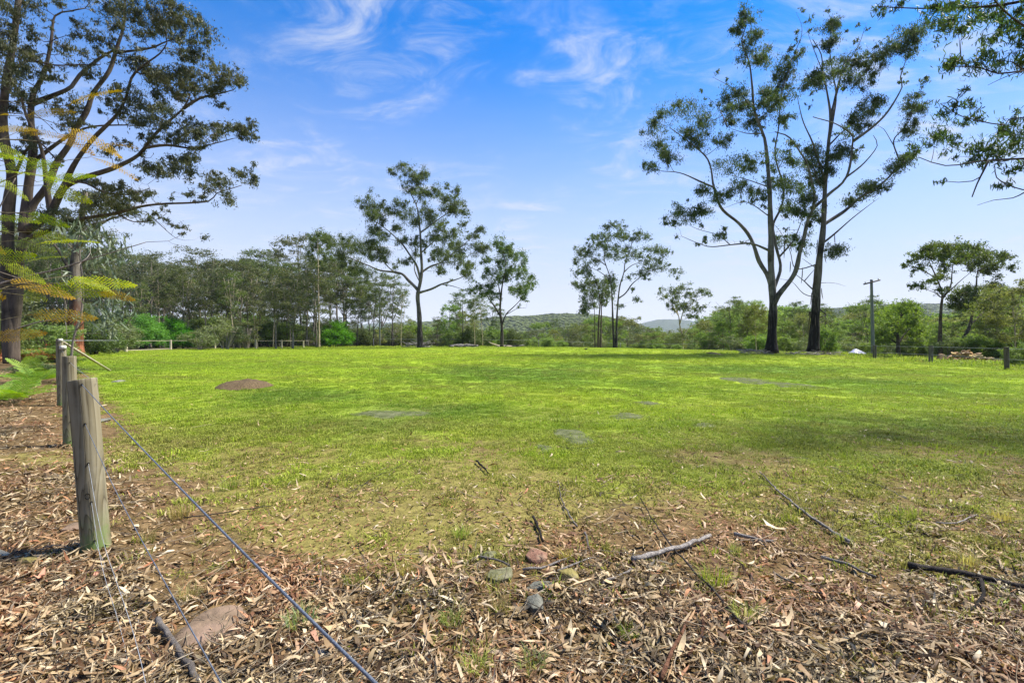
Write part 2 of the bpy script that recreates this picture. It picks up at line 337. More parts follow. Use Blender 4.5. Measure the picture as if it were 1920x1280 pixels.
# ------------------------------------------------------------------ trees
class Tree:
    """limbs and leaf clumps, both grown in metres around the tree's foot"""
    def __init__(s, base, seed, d=None):
        s.B = np.asarray(base, float); s.d = d; s.r = np.random.default_rng(seed)
        s.sk = np.zeros((0, 3)); s.skr = np.zeros(0); s.wood = MB(); s.leaf = MB(); s.nl = 0
    def _sk(s, p, r): s.sk = np.vstack([s.sk, p]); s.skr = np.r_[s.skr, r]
    def limb(s, pts, r0, r1, k=8, step=.35, wob=.03, flare=0.0, pw=.8):
        q = spline(pts, step); n = len(q); t = np.linspace(0, 1, n)
        L = np.linalg.norm(np.diff(q, axis=0), axis=1).sum()
        q = q + (np.sin(t[:, None] * L * s.r.uniform(.8, 2.0, 3) + s.r.uniform(0, 6, 3)) * wob * np.minimum(1, t[:, None] * 4) * L * .12)
        R = r0 + (r1 - r0) * t ** pw
        R = R * (1 + .07 * np.sin(t * L * 2.1 + s.r.uniform(0, 6)))
        if flare: R = R * (1 + flare * np.exp(-t * L / .6))
        s.wood.add(*tubes(q[None], R[None], k)); s._sk(q, R); return q
    def plimb(s, pts, r0, r1, k=8, conv=None, dz=None, join=True, step=.4, wob=.02, flare=0.0, pw=.8):
        """limb drawn in photo pixels; its depth drifts away from where it leaves its parent"""
        P_ = [conv(*p[:2]) for p in pts]
        y0 = 0.0
        if join and len(s.sk):
            w = np.stack([px(a, b, s.d) - s.B for a, b in P_[:1]])[0]
            dd = np.hypot(s.sk[:, 0] - w[0], s.sk[:, 2] - w[2]); y0 = s.sk[np.argmin(dd), 1]
        L = sum(math.hypot(P_[i + 1][0] - P_[i][0], P_[i + 1][1] - P_[i][1]) for i in range(len(P_) - 1)) / F * s.d
        if dz is None: dz = s.r.uniform(.15, .4) * L * s.r.choice([-1, 1])
        out = []
        for i, (a, b) in enumerate(P_):
            t = i / (len(P_) - 1); out.append(px(a, b, s.d + y0 + dz * t) - s.B)
        if join and len(s.sk):
            out[0] = s.sk[np.argmin(((s.sk - out[0]) ** 2).sum(1))]
        m = s.d / F
        return s.limb(np.array(out), r0 * m, r1 * m, k, step, wob, flare, pw)
    def twig(s, C, rmax=.12, rk=.011, wob=.14):
        dv = s.sk - C; dist = np.sqrt((dv ** 2).sum(1)); cost = dist + 1.3 * np.maximum(0, dv[:, 2] + .1 * dist) - .0 * s.skr
        i = np.argmin(cost); A = s.sk[i]; L = dist[i]
        if L < .05: return
        t = np.linspace(0, 1, max(4, min(9, int(L / .3))))[:, None]
        sag = s.r.normal(0, wob, 3) * L; sag[2] = abs(sag[2]) * -.5
        q = A + (C - A) * t + sag * np.sin(np.pi * t) + s.r.normal(0, .02 * L, (len(t), 3)) * np.sin(np.pi * t)
        r0 = min(s.skr[i] * .75, .01 + rk * L, rmax); R = r0 + (min(.008, r0 * .5) - r0) * t[:, 0]
        s.wood.add(*tubes(q[None], R[None], 5)); s._sk(q[1:], R[1:])
    def clump(s, C, rx, ry, rz, L=.22, Wd=.07, fill=1.2, droop=.6, sub=None, hexa=False, bare=False):
        r = s.r; s.twig(C)
        nsub = sub or int(np.clip(9 + 7 * rx / max(.3, L * 2.2), 10, 24))
        p = unit(r.normal(0, 1, (nsub, 3))) * (r.uniform(.15, 1, (nsub, 1)) ** .5) * r.choice([.75, 1.1, 1.6], (nsub, 1), p=[.4, .38, .22])
        S = C + p * np.array([rx, ry, rz])
        # small twigs reaching the tufts, branching one from another
        A = np.empty_like(S); order = np.argsort((p ** 2).sum(1)); A0 = C + np.array([0, 0, -.2 * rz])
        for q_, j in enumerate(order):
            prev = S[order[:q_]]
            if q_ > 1:
                dd_ = ((prev - S[j]) ** 2).sum(1); i_ = np.argmin(dd_); A[j] = prev[i_] if dd_[i_] < ((A0 - S[j]) ** 2).sum() * .6 else A0
            else: A[j] = A0
        t = np.linspace(0, 1, 4)[None, :, None]
        Q = A[:, None] + (S - A)[:, None] * t + r.normal(0, .07 * rx, (nsub, 1, 3)) * np.sin(np.pi * t)
        rr = np.linspace(1, .45, 4)[None] * min(.016, .008 * max(rx, .3) + .002) * np.ones((nsub, 1))
        s.wood.add(*tubes(Q, rr, 3, False))
        if bare: return
        n = int(fill * math.pi * rx * rz / (L * Wd * .55 * .5)); n = min(n, 1500)
        w = r.dirichlet(np.ones(nsub) * 1.2); idx = r.choice(nsub, n, p=w)
        sg = np.array([rx, ry, rz]) * r.uniform(.12, .34, (nsub, 1))[idx]
        # leaves hang along the last stretch of each twig
        back = r.uniform(0, 1, (n, 1)) ** 2 * .55
        Cn = S[idx] * (1 - back) + A[idx] * back + r.normal(0, 1, (n, 3)) * sg * r.uniform(.35, 1.2, (n, 1))
        Cn[:, 2] -= np.abs(r.normal(0, .14 * rz, n))
        D = r.normal(0, 1, (n, 3)); D[:, 2] -= droop * 1.6; N = r.normal(0, 1, (n, 3))
        s.leaf.add(*leaves(Cn, D, N, L * r.uniform(.65, 1.3, n), Wd * r.uniform(.7, 1.25, n), hexa, .06)); s.nl += n
    def pclumps(s, lst, conv, scale, fill=1.2, L=.22, Wd=.07, droop=.6, hexa=False, spread=.8, k=1.0):
        m = s.d / F; items = []; fill = fill * 1.5; k = k * 1.12
        for c in lst:
            a, b = conv(c[0], c[1]); w = px(a, b, s.d) - s.B
            dd = np.hypot(s.sk[:, 0] - w[0], s.sk[:, 2] - w[2]); j = np.argmin(dd)
            rx, rz = c[2] * scale * m * k, c[3] * scale * m * k
            dy = s.sk[j, 1] + s.r.normal(0, spread) * (dd[j] * .5 + rx)
            items.append((dd[j], px(a, b, s.d + dy) - s.B, rx, rz))
        items.sort(key=lambda z: z[0])
        for _, C, rx, rz in items:
            s.clump(C, rx, .5 * (rx + rz), rz, L, Wd, fill, droop, hexa=hexa)
    def extras(s, n, R0, L, Wd, fill=.8, bare=.35, zmin=0.0, hexa=False):
        """small stray sprays and bare twigs off the finer branches"""
        cand = np.where((s.skr < .06 + .25 * R0 * .1) & (s.sk[:, 2] > zmin))[0]
        if not len(cand): return
        for _ in range(n):
            P0 = s.sk[s.r.choice(cand)]; dv = unit(s.r.normal(0, 1, 3)); dv[2] = abs(dv[2]) * .8 + .15; C = P0 + dv * R0 * s.r.uniform(.5, 1.8)
            if s.r.random() < bare: s.twig(C, .02, .006, .2)
            else: s.clump(C, R0 * s.r.uniform(.4, .8), R0 * .6, R0 * s.r.uniform(.3, .6), L, Wd, fill, .7, sub=5, hexa=hexa)
    def finish(s, name, label, cat, bark, leafm, group=None, loc=None, gray=None):
        root = empty(name, s.B if loc is None else loc, label, cat, group)
        s.wood.build('trunk', bark, root)
        if s.nl: s.leaf.build('crown', leafm, root, smooth=False)
        return root
def Zc(x0, y0, k): return lambda X, Y: (x0 + k * X, y0 + k * Y)
Z1, Z3, Z4, Z5, Z6, Z7 = Zc(0, 0, .3125), Zc(480, 280, .3125), Zc(1000, 380, .25), Zc(1180, 0, .3907), Zc(1380, 430, .28125), Zc(1380, 480, .1719)
PXI = lambda X, Y: (X, Y)
def foot(X, d, sink=.1): x = (X - 960) / F * d; return np.array((x, d, Hs(x, d) - sink))

# ================================================================== THE GROUND
def attr(me, name, vals):
    a = me.attributes.new(name, 'FLOAT', 'POINT'); a.data.foreach_set('value', np.asarray(vals, np.float32))
def ground_material():
    m, nt, b, out = newmat('ground_soil_and_turf')
    p = gpos(nt)
    def at(n):
        a = nt.nodes.new('ShaderNodeAttribute'); a.attribute_name = n; return a.outputs['Fac']
    n_f = noise(nt, p, 9, 8, .68); n_m = noise(nt, p, 1.7, 5); n_l = noise(nt, p, .22, 4); n_x = noise(nt, p, 38, 4, .7)
    soil = ramp(nt, n_f, [(.28, (.04, .025, .011)), (.5, (.12, .078, .034)), (.72, (.22, .15, .07))])
    ochre = ramp(nt, n_f, [(.3, (.085, .07, .02)), (.55, (.18, .152, .043)), (.75, (.26, .225, .07))])
    base = mixc(nt, mrange(nt, mth(nt, 'ADD', at('ochre'), mth(nt, 'MULTIPLY', mth(nt, 'SUBTRACT', n_m, .5), .9)), .35, .7), soil, ochre)
    g1 = ramp(nt, n_x, [(.34, (.07, .115, .006)), (.52, (.26, .36, .018)), (.72, (.44, .53, .036))])
    g2 = ramp(nt, n_x, [(.3, (.16, .19, .01)), (.55, (.32, .375, .026)), (.75, (.46, .5, .05))])
    patch = mrange(nt, n_l, .4, .62)
    gr = mixc(nt, patch, g1, g2)
    gr = mixc(nt, mrange(nt, noise(nt, gpos(nt, (.35, 1, 1)), 1.1, 6, .7), .42, .7, 0, .38), gr, (.07, .12, .012))
    gr = mixc(nt, mth(nt, 'MULTIPLY', at('deep_green'), .8), gr, ramp(nt, n_x, [(.3, (.04, .09, .008)), (.55, (.1, .19, .018)), (.75, (.17, .28, .03))]))
    gr = mixc(nt, at('thatch'), gr, ramp(nt, n_f, [(.3, (.045, .042, .012)), (.52, (.11, .105, .025)), (.72, (.19, .175, .05))]))
    fac = mrange(nt, mth(nt, 'ADD', at('grass'), mth(nt, 'MULTIPLY', mth(nt, 'SUBTRACT', n_f, .5), .8)), .22, .62)
    c = mixc(nt, fac, base, gr)
    c = mixc(nt, at('forest'), c, ramp(nt, n_f, [(.3, (.04, .04, .015)), (.7, (.1, .1, .03))]))
    nt.links.new(c, b.inputs['Base Color']); b.inputs['Roughness'].default_value = .95; b.inputs['Specular IOR Level'].default_value = .1
    hgt = mth(nt, 'ADD', mth(nt, 'MULTIPLY', n_f, .7), mth(nt, 'MULTIPLY', n_x, .3))
    bump(nt, b, hgt, .8, .05)
    return m
ANG = np.r_[np.linspace(-62, 62, 430), np.linspace(62, 298, 121)[1:-1]] * math.pi / 180
RAD = np.r_[0.02, np.geomspace(.4, 4600, 190)]
gx = RAD[:, None] * np.sin(ANG)[None]; gy = RAD[:, None] * np.cos(ANG)[None]
gz = H(gx, gy)
gb = MB(); n_r, n_a = gx.shape; gi = np.arange(n_r * n_a).reshape(n_r, n_a)
gf = np.stack([gi[:-1], gi[1:], np.roll(gi, -1, 1)[1:], np.roll(gi, -1, 1)[:-1]], -1).reshape(-1, 4)[:, ::-1]
gb.add(np.stack([gx, gy, gz], -1), gf)
gme = gb.mesh('ground', ground_material())
fx, fy = gx.ravel(), gy.ravel()
attr(gme, 'grass', grass_mask(fx, fy)); attr(gme, 'deep_green', deep_green_mask(fx, fy)); attr(gme, 'thatch', np.clip(sstep(17, 6.5, fy + 2.0 * snoise(fx, fy, 2.2, 5)) * .62 + .25 * snoise(fx, fy, .8, 3) * sstep(25, 8, fy), 0, 1))
attr(gme, 'ochre', np.clip(1.1 * np.exp(-(((fx + 1.0) / 1.5) ** 2 + ((fy - 4.7) / 1.0) ** 2)) + .9 * np.exp(-(((fx + .9) / .9) ** 2 + ((fy - 3.7) / .4) ** 2))
     + .8 * np.exp(-(((fx + 5.6) / 1.6) ** 2 + ((fy - 6.2) / .6) ** 2)) + .5 * np.exp(-(((fx + 1.8) / .8) ** 2 + ((fy - 6) / .6) ** 2)) + .5 * sstep(3.3, 4.8, fy) * sstep(.0, 1.2, fence_s(fx, fy)), 0, 1))
# forest floor: beyond the far fences and left of the near one
fl = np.maximum(sstep(-.5, -6, fence_s(fx, fy)) * sstep(9, 14, fy) * sstep(40, 60, np.hypot(fx, fy)) , sstep(82, 90, fy))
fl = np.maximum(fl, sstep(36, 46, fx - .22 * fy + 8)); fl = np.maximum(fl, sstep(-36, -46, fx))
fl = np.maximum(fl, sstep(-60, -100, fy))
attr(gme, 'forest', fl)
ground = tag(mobj('ground', gme), kind='structure')

# ---- wooded ridges far away
def hill_material(name, a, b_):
    m, nt, b, out = newmat(name); p = gpos(nt)
    c = ramp(nt, noise(nt, p, .035, 6, .7), [(.32, a), (.68, b_)]); nt.links.new(c, b.inputs['Base Color']); b.inputs['Roughness'].default_value = 1
    b.inputs['Specular IOR Level'].default_value = .05
    bump(nt, b, noise(nt, p, .05, 5, .7), 1.0, 6.0); return m
def ridge(name, prof, d0, depth, mat, amp, seed):
    """prof: (photo x, photo y of the skyline) at distance d0; the slope rises from the valley to the ridge and falls behind it"""
    pr = np.array(prof, float); X = np.linspace(pr[0, 0], pr[-1, 0], int((pr[-1, 0] - pr[0, 0]) / 2.2)); top = np.interp(X, pr[:, 0], pr[:, 1])
    T = np.linspace(-1, .5, 34); u = (X - 960) / F
    D = d0 + depth * T[:, None] * np.ones_like(u)[None]
    Zt = EYE + (640 - top) / F * d0
    prf = np.where(T < 0, 1 - np.abs(T) ** 1.5, 1 - (T * 1.2) ** 2)[:, None]
    Z = -16 + (Zt[None] + 16) * prf
    x = u[None] * D; Z = Z + amp * snoise(x, D, d0 * .02, seed % 8) * prf + amp * .5 * snoise(x, D, d0 * .006, (seed + 3) % 8) * np.sqrt(np.abs(prf))
    i = np.arange(Z.size).reshape(Z.shape); f = np.stack([i[:-1, :-1], i[:-1, 1:], i[1:, 1:], i[1:, :-1]], -1).reshape(-1, 4)
    mb = MB(); mb.add(np.stack([x, D, Z], -1), f)
    o = tag(mb.build(name, mat), kind='structure'); return x, D, Z
hA = hill_material('ridge_forest_near', (.045, .06, .025), (.1, .12, .05))
hB = hill_material('ridge_forest_far', (.03, .045, .025), (.06, .08, .04))
rA = ridge('hills', [(560, 640), (700, 622), (800, 604), (870, 604), (930, 596), (1000, 593), (1060, 589), (1120, 592), (1180, 604), (1230, 622), (1290, 640)], 1150, 620, hA, 2.0, 1)
ridge('hills', [(500, 625), (700, 606), (800, 603), (870, 600), (950, 610), (1100, 616), (1180, 612), (1215, 603), (1245, 598), (1290, 601), (1330, 607), (1380, 603), (1450, 615), (1560, 625)], 3300, 900, hB, 5.0, 2)
rC = ridge('hills', [(1240, 640), (1330, 610), (1400, 592), (1470, 584), (1540, 581), (1600, 577), (1660, 573), (1720, 571), (1780, 572), (1850, 568), (1960, 566), (2200, 560), (2500, 580)], 1500, 700, hA, 3.0, 5)
ridge('hills', [(-900, 590), (-300, 585), (100, 590), (400, 600), (620, 625)], 1800, 700, hA, 3.0, 4)
# crowns on the nearer ridges: one mass of small lumpy canopies
def blob_proto(seed):
    bm = bmesh.new(); bmesh.ops.create_icosphere(bm, subdivisions=1, radius=1); r = random.Random(seed)
    for v in bm.verts: v.co *= r.uniform(.7, 1.2)
    V = np.array([v.co[:] for v in bm.verts]); Fc = np.array([[v.index for v in f.verts] for f in bm.faces]); bm.free(); return V, Fc
BL = [blob_proto(i) for i in range(4)]
def canopy(name, pts, size, mat, label):
    mb = MB(); r = np.random.default_rng(5)
    for j, (V, Fc) in enumerate(BL):
        q = pts[j::4]; s = size * r.uniform(.6, 1.3, (len(q), 1, 1)); a = r.uniform(0, 6.28, len(q)); ca, sa = np.cos(a), np.sin(a)
        R = np.stack([np.stack([ca, -sa, 0 * ca], -1), np.stack([sa, ca, 0 * ca], -1), np.stack([0 * ca, 0 * ca, 0 * ca + .5], -1)], 1)
        Vv = np.einsum('nij,vj->nvi', R, V) * s + q[:, None]
        mb.add(Vv, (Fc[None] + (np.arange(len(q)) * len(V))[:, None, None]).reshape(-1, 3))
    return tag(mb.build(name, mat, smooth=True), label, 'forest', kind='stuff')
def hillpts(r, n, seed, dmax):
    g = np.random.default_rng(seed); x, D, Z = r; k, m = Z.shape; i = g.integers(4, int(k * .7), n); j = g.integers(0, m - 1, n); t = g.random((n, 1)); s = g.random((n, 1))
    P0 = np.stack([x, D, Z], -1)
    return P0[i, j] * (1 - t) * (1 - s) + P0[i + 1, j] * t * (1 - s) + P0[i, j + 1] * (1 - t) * s + P0[i + 1, j + 1] * t * s
CAN = leafmat('ridge_canopy_leaf', [(0, (.06, .085, .024)), (.6, (.07, .096, .028)), (1, (.08, .105, .032))], 0, 1.0, 0.0)
canopy('hillside_forest', hillpts(rA, 6800, 1, 0), 4.6, CAN, 'grey green forest covering the long ridge in the middle distance')
canopy('hillside_forest', hillpts(rC, 5600, 2, 0), 5.5, CAN, 'blue green forest covering the ridge behind the utility pole')
g_ = np.random.default_rng(8); nv = 2600
vd = np.exp(g_.uniform(math.log(190), math.log(900), nv)); vu = g_.uniform(-1.15, 1.15, nv)
canopy('valley_forest', np.stack([vu * vd, vd, H(vu * vd, vd) + g_.uniform(0, 5, nv) + 3], -1), 6.0, CAN, 'far valley forest beyond the paddock reading as one mass')

# ================================================================== TREES DRAWN FROM THE PHOTOGRAPH
# ---- tall twin gums, first (three big limbs)
t = Tree(foot(1447, 45), 11, 45.)
t.plimb([Z7(385, 1060), Z7(392, 850), Z7(405, 560), Z7(392, 300), Z7(380, 60), Z5(680, 1180), Z5(678, 1080), Z5(672, 900), Z5(655, 700), Z5(640, 640), Z5(600, 530), Z5(590, 420), Z5(575, 300), Z5(540, 200), Z5(570, 100)], 9.6, .6, 12, PXI, 0, False, wob=.0, flare=.4, pw=.62)
lim = t.plimb
lim([(1446, 540), (1438, 514), (1424, 490)] + [Z5(*q) for q in ((580, 1140), (520, 1070), (440, 990), (405, 900), (390, 810), (365, 750), (300, 690), (200, 620))], 4.6, .7, 8, PXI, 3.0)
lim([Z5(*q) for q in ((405, 900), (340, 870), (240, 830), (150, 820))], 2.2, .5, 6, PXI)
lim([(1442, 474)] + [Z5(*q) for q in ((590, 1170), (520, 1170), (400, 1185), (330, 1165), (250, 1135))], 2.4, .3, 6, PXI, -2.2)
lim([Z5(*q) for q in ((480, 1170), (430, 1130), (330, 1100), (270, 1070))], 1.0, .2, 5, PXI)
lim([(1455, 580), (1458, 555), (1483, 523), (1497, 490)] + [Z5(*q) for q in ((850, 1080), (880, 1000), (885, 900), (840, 770), (770, 660), (700, 630))], 5.2, .9, 9, PXI, -4.0)
lim([Z5(*q) for q in ((878, 1010), (960, 930), (1040, 850), (1075, 680), (1060, 640), (980, 590), (880, 560))], 3.0, .6, 7, PXI, -3.0)
lim([Z5(*q) for q in ((1075, 680), (1180, 600), (1250, 520), (1310, 420), (1300, 370), (1330, 280))], 2.6, .5, 6, PXI)
lim([Z5(*q) for q in ((1040, 850), (1130, 780), (1190, 700), (1170, 650))], 1.8, .4, 6, PXI)
lim([(1452, 545), (1457, 525), (1463, 497)] + [Z5(*q) for q in ((700, 1150), (690, 1080), (730, 980), (735, 870), (700, 740), (720, 560), (750, 300))], 3.2, .5, 8, PXI, 2.5)
lim([Z5(*q) for q in ((720, 1240), (790, 1150), (830, 1050))], 2.0, .6, 6, PXI, -1.5)
for q in (((640, 640), (560, 640), (470, 610)), ((600, 530), (520, 440), (400, 370)), ((735, 420), (800, 240), (830, 150), (800, 60)), ((430, 640), (430, 520), (380, 470)), ((660, 900), (560, 860), (440, 830)), ((665, 1050), (560, 970), (450, 1000))):
    lim([Z5(*c) for c in q], 1.4, .2, 5, PXI)
A_CL = [(250,530,90,50),(360,580,60,50),(130,590,50,50),(150,680,60,50),(190,750,50,40),(100,800,35,25),(300,640,60,40),(450,670,45,30),(270,1030,60,35),(350,1000,50,30),(210,1070,30,20),(440,940,50,35),(540,900,50,50),(490,790,80,50),(570,790,40,30),(350,910,40,25),
 (560,90,40,40),(520,140,40,30),(570,220,60,50),(610,160,35,40),(630,290,50,40),(490,450,50,35),(500,520,50,50),(560,490,60,40),(600,590,50,40),(490,580,35,25),(650,460,50,40),(760,310,60,60),(740,380,50,60),(740,460,60,40),(800,260,35,30),(690,500,50,50),(740,560,40,40),(720,760,60,40),(700,870,40,30),(770,880,60,50),(640,930,40,30),(760,1000,40,40),(820,1010,40,30),(730,1150,50,30),(840,1170,40,30),(330,690,50,30),(430,1130,40,20)]
t.pclumps(A_CL, Z5, .3907, 1.35, .25, .06, k=1.05, droop=1.0); t.extras(110, .65, .22, .075, .8, .45, 9)
t.finish('gum_tree', 'tall gum with black charred trunk and three pale limbs, left of the twin pair', 'tree', BK['twin'], LM['gum_dark'], 'tall twin gums at the paddock edge')
# ---- second twin
t = Tree(foot(1524, 45), 12, 45.)
t.plimb([Z7(842, 1045), Z7(855, 850), Z7(868, 600), Z7(880, 400), Z7(900, 150), Z7(912, 10), Z5(930, 1100), Z5(937, 950), Z5(942, 850), Z5(955, 700), Z5(965, 560), Z5(950, 450), Z5(930, 350), Z5(920, 260), Z5(880, 190)], 9.8, .6, 12, PXI, 0, False, wob=0, flare=.4, pw=.66)
lim = t.plimb
for q, a, b, dz in ((((958, 640), (985, 480), (1030, 330), (1100, 220), (1140, 110)), 2.4, .2, 2), (((945, 1090), (1020, 1020), (1110, 950), (1180, 900), (1250, 850), (1290, 780), (1270, 680), (1330, 600), (1370, 480)), 3.6, .4, 3),
    (((940, 1170), (1000, 1110), (1090, 1030), (1200, 950)), 2.2, .2, -2), (((942, 870), (885, 700), (830, 570), (800, 440)), 2.6, .3, -2.5), (((965, 560), (1000, 430), (1040, 300), (1180, 270), (1330, 200)), 2.6, .3, 2), (((955, 700), (980, 560), (990, 430), (960, 230), (980, 80)), 2.2, .2, -1),
    (((920, 1280), (800, 1290), (770, 1200), (730, 1120), (680, 1060)), 1.3, .2, -2), (((900, 1300), (830, 1240)), 1.0, .3, 1.0), (((955, 700), (1060, 600), (1170, 520)), 1.8, .3, 1.5), (((1270, 690), (1220, 620), (1180, 600)), .9, .2, .5), (((948, 900), (900, 860), (870, 740)), 1.8, .3, -1), (((930, 350), (870, 200), (850, 140)), .9, .15, .4), (((1330, 610), (1400, 430), (1440, 370)), .7, .15, .4)):
    lim([Z5(*c) for c in q], a, b, 7, PXI, dz)
lim([Z7(905, 560), Z7(950, 610), Z7(985, 640), Z7(915, 668)], 1.1, .9, 6, PXI, -.8)
lim([Z7(830, 420), Z7(800, 330), Z7(745, 275), Z7(640, 190)], 1.6, .5, 6, PXI, -1.5); lim([Z7(825, 470), Z7(740, 410), Z7(610, 280), Z7(480, 250)], 1.0, .2, 5, PXI, -1); lim([Z7(745, 275), Z7(800, 210), Z7(850, 150)], 1.0, .4, 5, PXI, .3)
lim([Z7(930, 300), Z7(1000, 290), Z7(1100, 300), Z7(1200, 330)], .7, .15, 5, PXI, 1)
B_CL = [(970,130,50,40),(960,200,40,40),(970,340,60,60),(900,370,50,40),(860,400,40,30),(1050,310,60,40),(1110,300,40,30),(1090,390,50,40),(1180,260,60,40),(1170,340,40,30),(1260,230,70,40),(1330,190,60,40),(1370,150,45,45),(1350,230,40,30),(1090,560,50,40),(1150,520,60,45),(1190,490,40,30),(1110,610,40,30),(870,720,50,40),(890,780,60,50),(930,830,50,40),(900,860,40,40),(980,740,50,40),(1060,720,50,25),(1170,890,60,30),(1130,920,40,25),(1230,900,30,20),(1060,970,40,25),(1280,790,50,40),(1330,760,40,40),(1340,500,50,30),(1390,520,40,30),(1340,600,50,40),(880,1020,50,40),(860,940,40,40),(990,1200,50,30)]
t.pclumps(B_CL, Z5, .3907, 1.35, .25, .06, k=1.05, droop=1.0); t.extras(100, .65, .22, .075, .8, .5, 9)
# loose bark strips hanging from the trunk
bs = []; r = np.random.default_rng(4)
for i in range(26):
    yy = r.uniform(430, 600); sp = t.sk[np.argmin(np.abs(t.sk[:300, 2] - (EYE + (640 - yy) / F * 45 - t.B[2])))]; a = r.uniform(0, 6.28); rd = .44 + r.uniform(-.02, .08) if yy > 540 else .36
    L = r.uniform(.4, 1.5); tt = np.linspace(0, 1, 5)
    q = np.stack([sp[0] + np.cos(a) * (rd + .12 * tt ** 2) , sp[1] + np.sin(a) * (rd + .12 * tt ** 2), sp[2] - L * tt], -1)
    bs.append(MB().add(*tubes(q[None], np.array([[.03, .045, .05, .04, .015]]), 4)))
tw = t.finish('gum_tree', 'tall gum with ragged shredding bark, right of the twin pair', 'tree', BK['twin_rough'], LM['gum_dark'], 'tall twin gums at the paddock edge')
for q in bs: q.build('bark_strip', BK['brown'], tw)

# ---- broad gum in the middle
t = Tree(foot(788, 72), 13, 72.)
t.plimb([(985, 1195), (980, 1000), (970, 880), (985, 800), (995, 720), (990, 620), (985, 500), (975, 400), (960, 330), (920, 250), (890, 200)], 5.8, .5, 10, Z3, 0, False, wob=0, flare=.2)
for q, a, b, dz in ((((965, 850), (920, 790), (880, 750), (830, 735), (760, 730), (680, 700), (600, 665), (530, 640)), 3.4, .6, 4), (((985, 870), (1010, 850), (1060, 835), (1110, 810), (1170, 790), (1230, 770), (1290, 740)), 2.8, .5, -4),
    (((985, 790), (960, 690), (900, 600), (860, 550), (820, 510), (740, 450), (690, 420)), 2.6, .4, -3), (((995, 740), (1050, 700), (1110, 680), (1160, 640), (1230, 600)), 2.4, .4, 3), (((985, 500), (1040, 460), (1110, 410), (1160, 370), (1200, 300)), 1.8, .4, 2),
    (((975, 800), (950, 720), (955, 640), (900, 560)), 1.4, .4, 2), (((830, 735), (780, 690), (720, 600)), 1.4, .4, -2), (((1160, 640), (1260, 560), (1330, 500)), 1.2, .3, 2), (((990, 620), (1060, 560), (1120, 490)), 1.4, .4, -2), (((960, 330), (1000, 240), (1010, 160)), 1.0, .3, 1), (((1110, 810), (1180, 820), (1270, 850)), 1.0, .3, -1)):
    t.plimb(q, a, b, 7, Z3, dz)
C_CL = [(870,110,35,25),(820,130,30,25),(930,140,40,30),(1000,150,35,40),(960,200,50,35),(930,245,40,30),(1000,260,50,35),(1080,240,35,35),(1150,220,20,20),(1210,250,25,30),(1130,290,50,30),(1190,320,60,45),(1240,330,20,20),(1150,360,50,30),(1240,380,40,20),(1240,450,30,20),(660,300,40,40),(730,340,60,40),(700,390,50,40),(760,400,50,40),(800,360,40,25),(860,320,35,25),(900,380,60,50),(950,410,60,50),(1030,370,50,45),(1040,420,40,40),(700,490,50,35),(750,510,35,30),(1110,480,60,40),(1160,500,50,40),(1080,540,40,30),(850,470,30,30),(880,540,40,30),(960,560,40,40),(1340,480,35,25),(1300,520,40,30),(1310,590,50,40),(1360,600,40,35),(1230,590,50,40),(1190,580,40,40),(1100,600,40,40),(1150,650,45,40),(1230,660,40,40),(1270,740,40,40),(1280,690,35,30),(1100,720,40,30),(900,670,35,25),(840,700,20,30),(770,640,50,40),(740,610,40,30),(660,570,70,45),(700,560,50,35),(620,600,60,40),(560,590,50,50),(520,570,60,50),(470,550,60,40),(420,540,40,35),(500,630,40,30),(560,690,50,30),(600,720,60,40),(660,740,50,40),(690,640,40,30),(1010,560,30,30),(1060,640,30,30)]
t.pclumps(C_CL, Z3, .3125, 1.2, .28, .075, k=1.06, droop=1.0); t.extras(120, .8, .26, .095, .8, .3, 9)
t.finish('gum_tree', 'broad open crowned gum with two low spreading limbs in the middle of the field edge', 'tree', BK['grey'], LM['gum_mid'])
# ---- slender gum right of it
t = Tree(foot(941, 73), 14, 73.)
t.plimb([(1475, 1190), (1475, 1060), (1465, 970), (1470, 880), (1480, 800), (1500, 700), (1480, 620)], 3.6, .5, 9, Z3, 0, False, wob=0, flare=.2)
for q, a, b in ((((1466, 1010), (1430, 940), (1400, 900), (1380, 860)), 2.2, .4), (((1475, 1050), (1500, 990), (1540, 950), (1580, 910), (1610, 860)), 1.6, .4), (((1468, 900), (1450, 780), (1440, 700)), 1.5, .4), (((1500, 990), (1570, 955), (1620, 950)), .8, .2), (((1480, 800), (1560, 760), (1610, 720)), 1.0, .3)):
    t.plimb(q, a, b, 6, Z3)
D_CL = [(1450,545,40,30),(1480,580,45,40),(1520,600,40,35),(1500,650,50,50),(1560,640,50,40),(1610,660,30,50),(1530,720,40,40),(1580,740,40,40),(1640,770,35,40),(1650,810,30,30),(1590,810,40,40),(1560,850,40,40),(1600,870,30,30),(1460,690,40,40),(1470,760,40,40),(1410,800,50,40),(1380,850,50,40),(1420,880,40,30),(1400,730,40,40),(1380,660,30,30),(1500,780,30,30),(1350,820,40,30),(1300,840,40,30)]
t.pclumps(D_CL, Z3, .3125, 1.0, .26, .095, k=.98); t.extras(40, .8, .26, .095, .8, .3, 5)
t.finish('gum_tree', 'slender dark stemmed gum standing just right of the broad middle gum', 'tree', BK['dark'], LM['gum_mid'])
